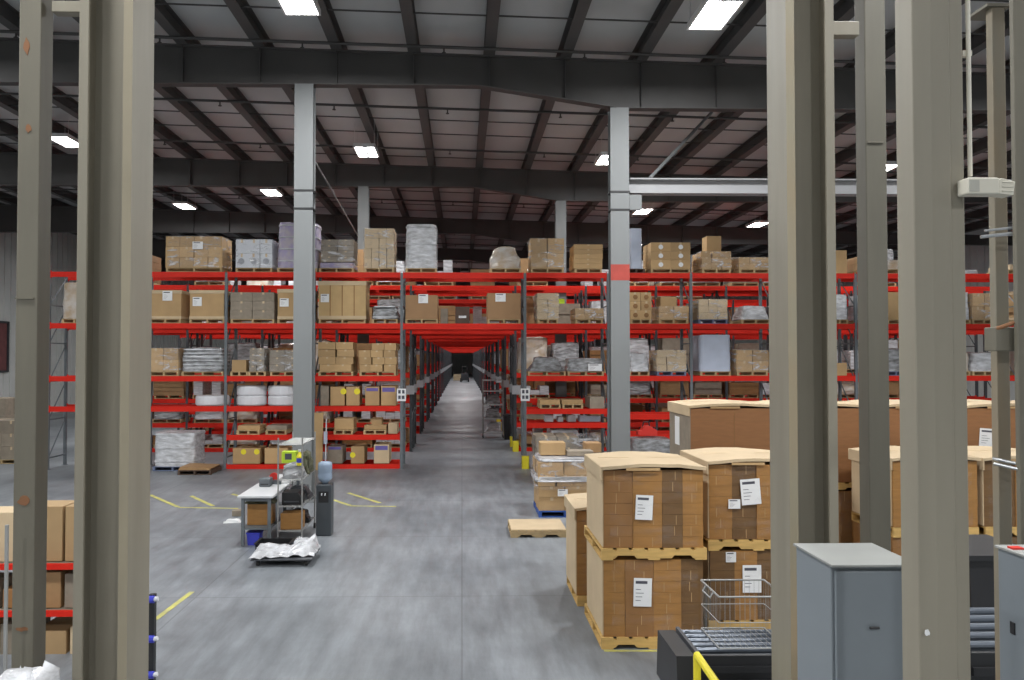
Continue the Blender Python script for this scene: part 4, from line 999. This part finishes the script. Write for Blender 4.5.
# wire shelving
SY0, SY1 = 13.95, 15.15; SX0, SX1 = PX(278,SY0,500), PX(302,SY0,500); st = PZ(438,SY0,290)
e = empty('wire_shelving', ((SX0+SX1)/2,(SY0+SY1)/2,0), 'four-tier chrome wire shelving unit on casters beside the packing table', 'shelving unit')
w, d = SX1-SX0, SY1-SY0
for sx in (-w/2,w/2):
    for sy in (-d/2,d/2):
        MB().tube([(sx,sy,.1),(sx,sy,st)], .014).build('post', M_zinc, e); MB().tube([(sx-.015,sy,.05),(sx+.015,sy,.05)], .05, 12).build('caster', M_rubber, e)
shz = [.2, .62, 1.08, st-.12]
wm = MB()
wm.tube([(-w/2,-d/2,0),(w/2,-d/2,0),(w/2,d/2,0),(-w/2,d/2,0),(-w/2,-d/2,0)], .008)
for i in range(18): q = -d/2+d*i/17; wm.tube([(-w/2,q,0),(w/2,q,0)], .004, 4)
for q in (-w/4,0,w/4): wm.tube([(q,-d/2,-.01),(q,d/2,-.01)], .005, 4)
wme = wm.mesh('wire_shelf', M_zinc)
for z in shz: inst('wire_shelf', wme, e, (0,0,z))
sxc = (SX0+SX1)/2
def item(name, me_b, m, x, y, z, label, cat, **k): o = me_b.build(name, m, None, (x,y,z), **k); return tag(o, label, cat)
large_carton(sxc,SY0+.25,shz[0]+.008,.38,.36,.28,MATS['amber_carton'],'tan carton on the lowest tier of the wire shelving',cap=False,group=None)
item('black_bag', MB().lump(.38,.35,.2,21,.08,.7), M_black, sxc,SY0+.8,shz[0]+.008,'black plastic bag at the back of the lowest wire tier','bag')
e = empty('label_printer',(sxc,SY0+.3,shz[1]+.008),'black desktop printer on the second wire shelf tier','printer'); MB().prism([(-.17,0),(.17,0),(.17,.14),(.1,.22),(-.17,.22)],-.18,.18,'y').build('body', M_black, e, bevel=.01); MB().box(-.13,-.2,.05,.13,-.18,.07).build('paper_tray', M_dgrey, e)
item('cloth_pile', MB().lump(.38,.5,.2,22,.1,.7), M_dgrey, sxc,SY0+.85,shz[1]+.008,'dark grey cloth bundle on the second wire tier','cloth')
item('plastic_bag', MB().lump(.36,.4,.22,23,.1,.75), M_wrapg, sxc,SY0+.3,shz[2]+.008,'crumpled grey plastic bag on the third wire tier','bag')
item('cloth_pile', MB().lump(.36,.42,.34,24,.1,.8), M_dolive, sxc+.03,SY0+.85,shz[2]+.008,'dark olive bag stuffed at the back of the third tier','cloth')
e = empty('spray_carton',(sxc-.12,SY0+.55,shz[2]+.26),'bright lime-green carton resting inside the wire shelving','carton'); MB().box(-.13,-.1,0,.13,.1,.2).build('body', M_lime, e, bevel=.004); MB().box(-.07,-.103,.06,.05,-.1,.17).build('printed_mark', M_ink, e)
e.location.z = shz[2]+.235
e = empty('detergent_bottle',(sxc+.13,SY0+.16,shz[2]+.232),'yellow bottle with blue print in the wire shelving','bottle'); MB().lathe([(.05,0),(.055,.02),(.055,.16),(.03,.2),(.02,.24)],14).build('body', M_yel, e); MB().lathe([(.056,.05),(.056,.13)],14).build('label_band', M_blue, e); MB().lathe([(.024,.24),(.024,.28)],10).build('cap', M_white, e)
# cooler
cY = 14.45; cX = PX(323.5,cY,510)
e = empty('water_cooler',(cX,cY+.15,0),'dark water cooler with blue bottle right of the wire shelving','water cooler')
MB().box(-.135,-.15,0,.135,.15,.92).build('cabinet', mat('cooler_body',(.06,.07,.08),.4), e, bevel=.02)
MB().box(-.09,-.155,.60,.09,-.148,.80).build('tap_recess', M_black, e)
MB().lathe([(.05,.92),(.07,.95),(.125,1.0),(.13,1.02),(.13,1.1),(.122,1.12),(.13,1.14),(.13,1.25),(.12,1.3),(.06,1.32)],20).build('water_bottle', M_waterb, e, smooth=True)
for sx in (-.03,.03): MB().tube([(sx,-.15,.76),(sx,-.18,.76),(sx,-.18,.73)],.01).build('tap', M_white, e)
# flat dolly with plastic sheets
x0, y0 = FL(250,567); x1, _ = FL(315,562); w = x1-x0
e = empty('platform_dolly',((x0+x1)/2,y0+.35,0),'low dark platform dolly on the floor before the packing table','dolly')
MB().box(-w/2,-.35,.085,w/2,.35,.115).build('platform', M_dgrey, e, bevel=.01)
for sx in (-w/2+.1,w/2-.1):
    for sy in (-.27,.27): MB().tube([(sx-.02,sy,.042),(sx+.02,sy,.042)],.042,12).build('caster', M_rubber, e)
b = MB(); rg = random.Random(3); n, m2 = 12, 8; vs_ = []
for j in range(m2+1):
    for i in range(n+1):
        u, v = i/n, j/m2
        z = .13+.10*(1-u)*max(0,(1-abs(v-.5)*1.6))+rg.uniform(0,.07)+(.3*max(0,u-.6)*v*2.2)
        if i in (0,n) or j in (0,m2): z = .118+rg.uniform(0,.05)
        vs_.append(((u-.5)*w*1.02,(v-.5)*.8*(1-.25*u)+.1*u,z))
b.add(vs_, [(j*(n+1)+i,j*(n+1)+i+1,(j+1)*(n+1)+i+1,(j+1)*(n+1)+i) for j in range(m2) for i in range(n)])
o = b.build('plastic_sheet', M_wrapw, loc=((x0+x1)/2,y0+.35,0)); tag(o,'crumpled white plastic sheet heaped on the platform dolly','plastic sheet')
sm = o.modifiers.new('solid','SOLIDIFY'); sm.thickness = .006
o = MB().lump(.42,.3,.2,31,.12,.6).build('plastic_bag', M_wrapw, loc=(x1-.3,y0+.9,.0)); tag(o,'white plastic bag on floor behind the platform dolly','bag')

# ---------------------------------------------------------------- near-left low rack behind posts
LYf = 8.7; xe = PX(106,LYf,600); xs_ = PX(-60,LYf,600)
e = empty('pallet_rack',((xe+xs_)/2,LYf,0),'low carton rack with red beams behind the left foreground posts','pallet rack')
L = xe-xs_; zr1, zr2, zr3 = PZ(564,LYf,60), PZ(611,LYf,60), PZ(664,LYf,60)
for s in (-L/2, L/2):
    b = MB().box(s-.035,0,0,s+.035,.07,zr1+.05).box(s-.035,.83,0,s+.035,.9,zr1+.05); b.bar((s,.07,.2),(s,.83,.9),.03); b.build('upright_frame', M_upd, e)
for z in (zr1,zr2,zr3):
    MB().box(-L/2+.035,-.005,z-.06,L/2-.035,.04,z).build('beam', M_red, e); MB().box(-L/2+.035,.86,z-.06,L/2-.035,.9,z).build('rear_beam', M_red, e)
    MB().box(-L/2+.035,.04,z-.02,L/2-.035,.86,z-.005).build('deck', M_greybrown, e)
def lc(px0, px1, zb, yt, m, label, d=.4, lab=None):
    if px1 > 102: return
    X0, X1 = PX(px0,LYf+.05,560), PX(px1,LYf+.05,560); h = PZ(yt,LYf+.05,60)-zb-.003
    large_carton((X0+X1)/2,LYf+.08+d/2,zb+.003,X1-X0,d,h,m,label,cap=False,group='cartons on the near left rack',lab=lab)
tw = mat('tan_carton_near',(.42,.275,.135),.7,nscale=3,namt=.12)
lc(20,61,zr1,507,tw,'left tan carton upright on the near left rack top, between posts')
lc(62,100,zr1,507,tw,'right tan carton on the near left rack top, beside the column')
lc(-30,12,zr1,513,M_kraftl,'pale carton at the left edge on the near rack top')
lc(101,124,zr1,512,tw,'tan carton hidden behind the big left column')
rg = random.Random(8)
for q,(a,b_) in enumerate(((-35,-2),(0,30),(34,60),(62,88),(90,104),(106,122))):
    lc(a,b_,zr2,[582,590,573,575,580,578][q],[M_greybrown,M_kraftd,M_kraftm,M_greybrown,tw,M_kraft][q],'middle shelf carton %s of the near left rack' % ['at far left end','behind left post','right of the left post','left of the big column','behind the big column left part','behind the big column right part'][q],.4)
for q,(a,b_) in enumerate(((-35,-4),(-2,28),(32,66),(68,90),(92,106),(108,122))):
    lc(a,b_,zr3,[630,625,632,628,630,628][q],[M_kraft,M_greybrown,tw,M_kraftl,M_kraftm,M_kraft][q],'lower shelf carton %s of the near left rack' % ['at far left end','behind left post','right of the left post','left of the big column','behind the big column left part','behind the big column right part'][q],.5)
# blue trolley post right of the column
xq = PX(148.5,7.9,640)
e = empty('hose_stand',(xq,8.0,0),'dark stand with three blue and white clamps beside the big left column','stand')
MB().box(-.03,-.03,0,.025,.03,PZ(597,7.9,150)).build('post', M_black, e)
for q in (601,641,677):
    z = PZ(q,7.9,150); MB().tube([(-.02,-.05,z),(.035,-.05,z)],.035,10).build('clamp', M_blue, e); MB().tube([(.035,-.05,z),(.07,-.05,z+.01)],.022,8).build('clamp_tip', M_white, e)
# thin pipe at far left and white bag
x = PX(6,5.0,600)
tag(MB().tube([(x,5.0,0),(x,5.0,PZ(525,5,6))],.012,8).build('steel_rod', M_zinc), 'thin grey rod standing at the left edge before the post', 'rod')
x = PX(20,4.6,680); 
tag(MB().lump(.36,.4,PZ(684,4.6,20),41,.03,.75,10).build('plastic_bag', M_wrapw, loc=(x,4.65,0), smooth=True), 'large white plastic bag at the bottom left corner', 'bag')
# pallets & cartons in the open area far left
for q,(px,Y,yt,m) in enumerate(((-12,27,398,M_greybrown),(5,30,402,M_kraft),(2,24.5,420,M_greybrown))):
    x = PX(px,Y,400); pallet(x,Y+.5,0,1.2,1,M_wood,'wooden pallet far left, %s of the open area' % ['rear','middle','front'][q],None)
    carton_stack(x,Y+.5,PH+.003,1.15,1,PZ(yt,Y)-PH,2,3,m,'far left carton stack, %s of the open area' % ['rear','middle','front'][q],seed=q,jit=.02,group=None)
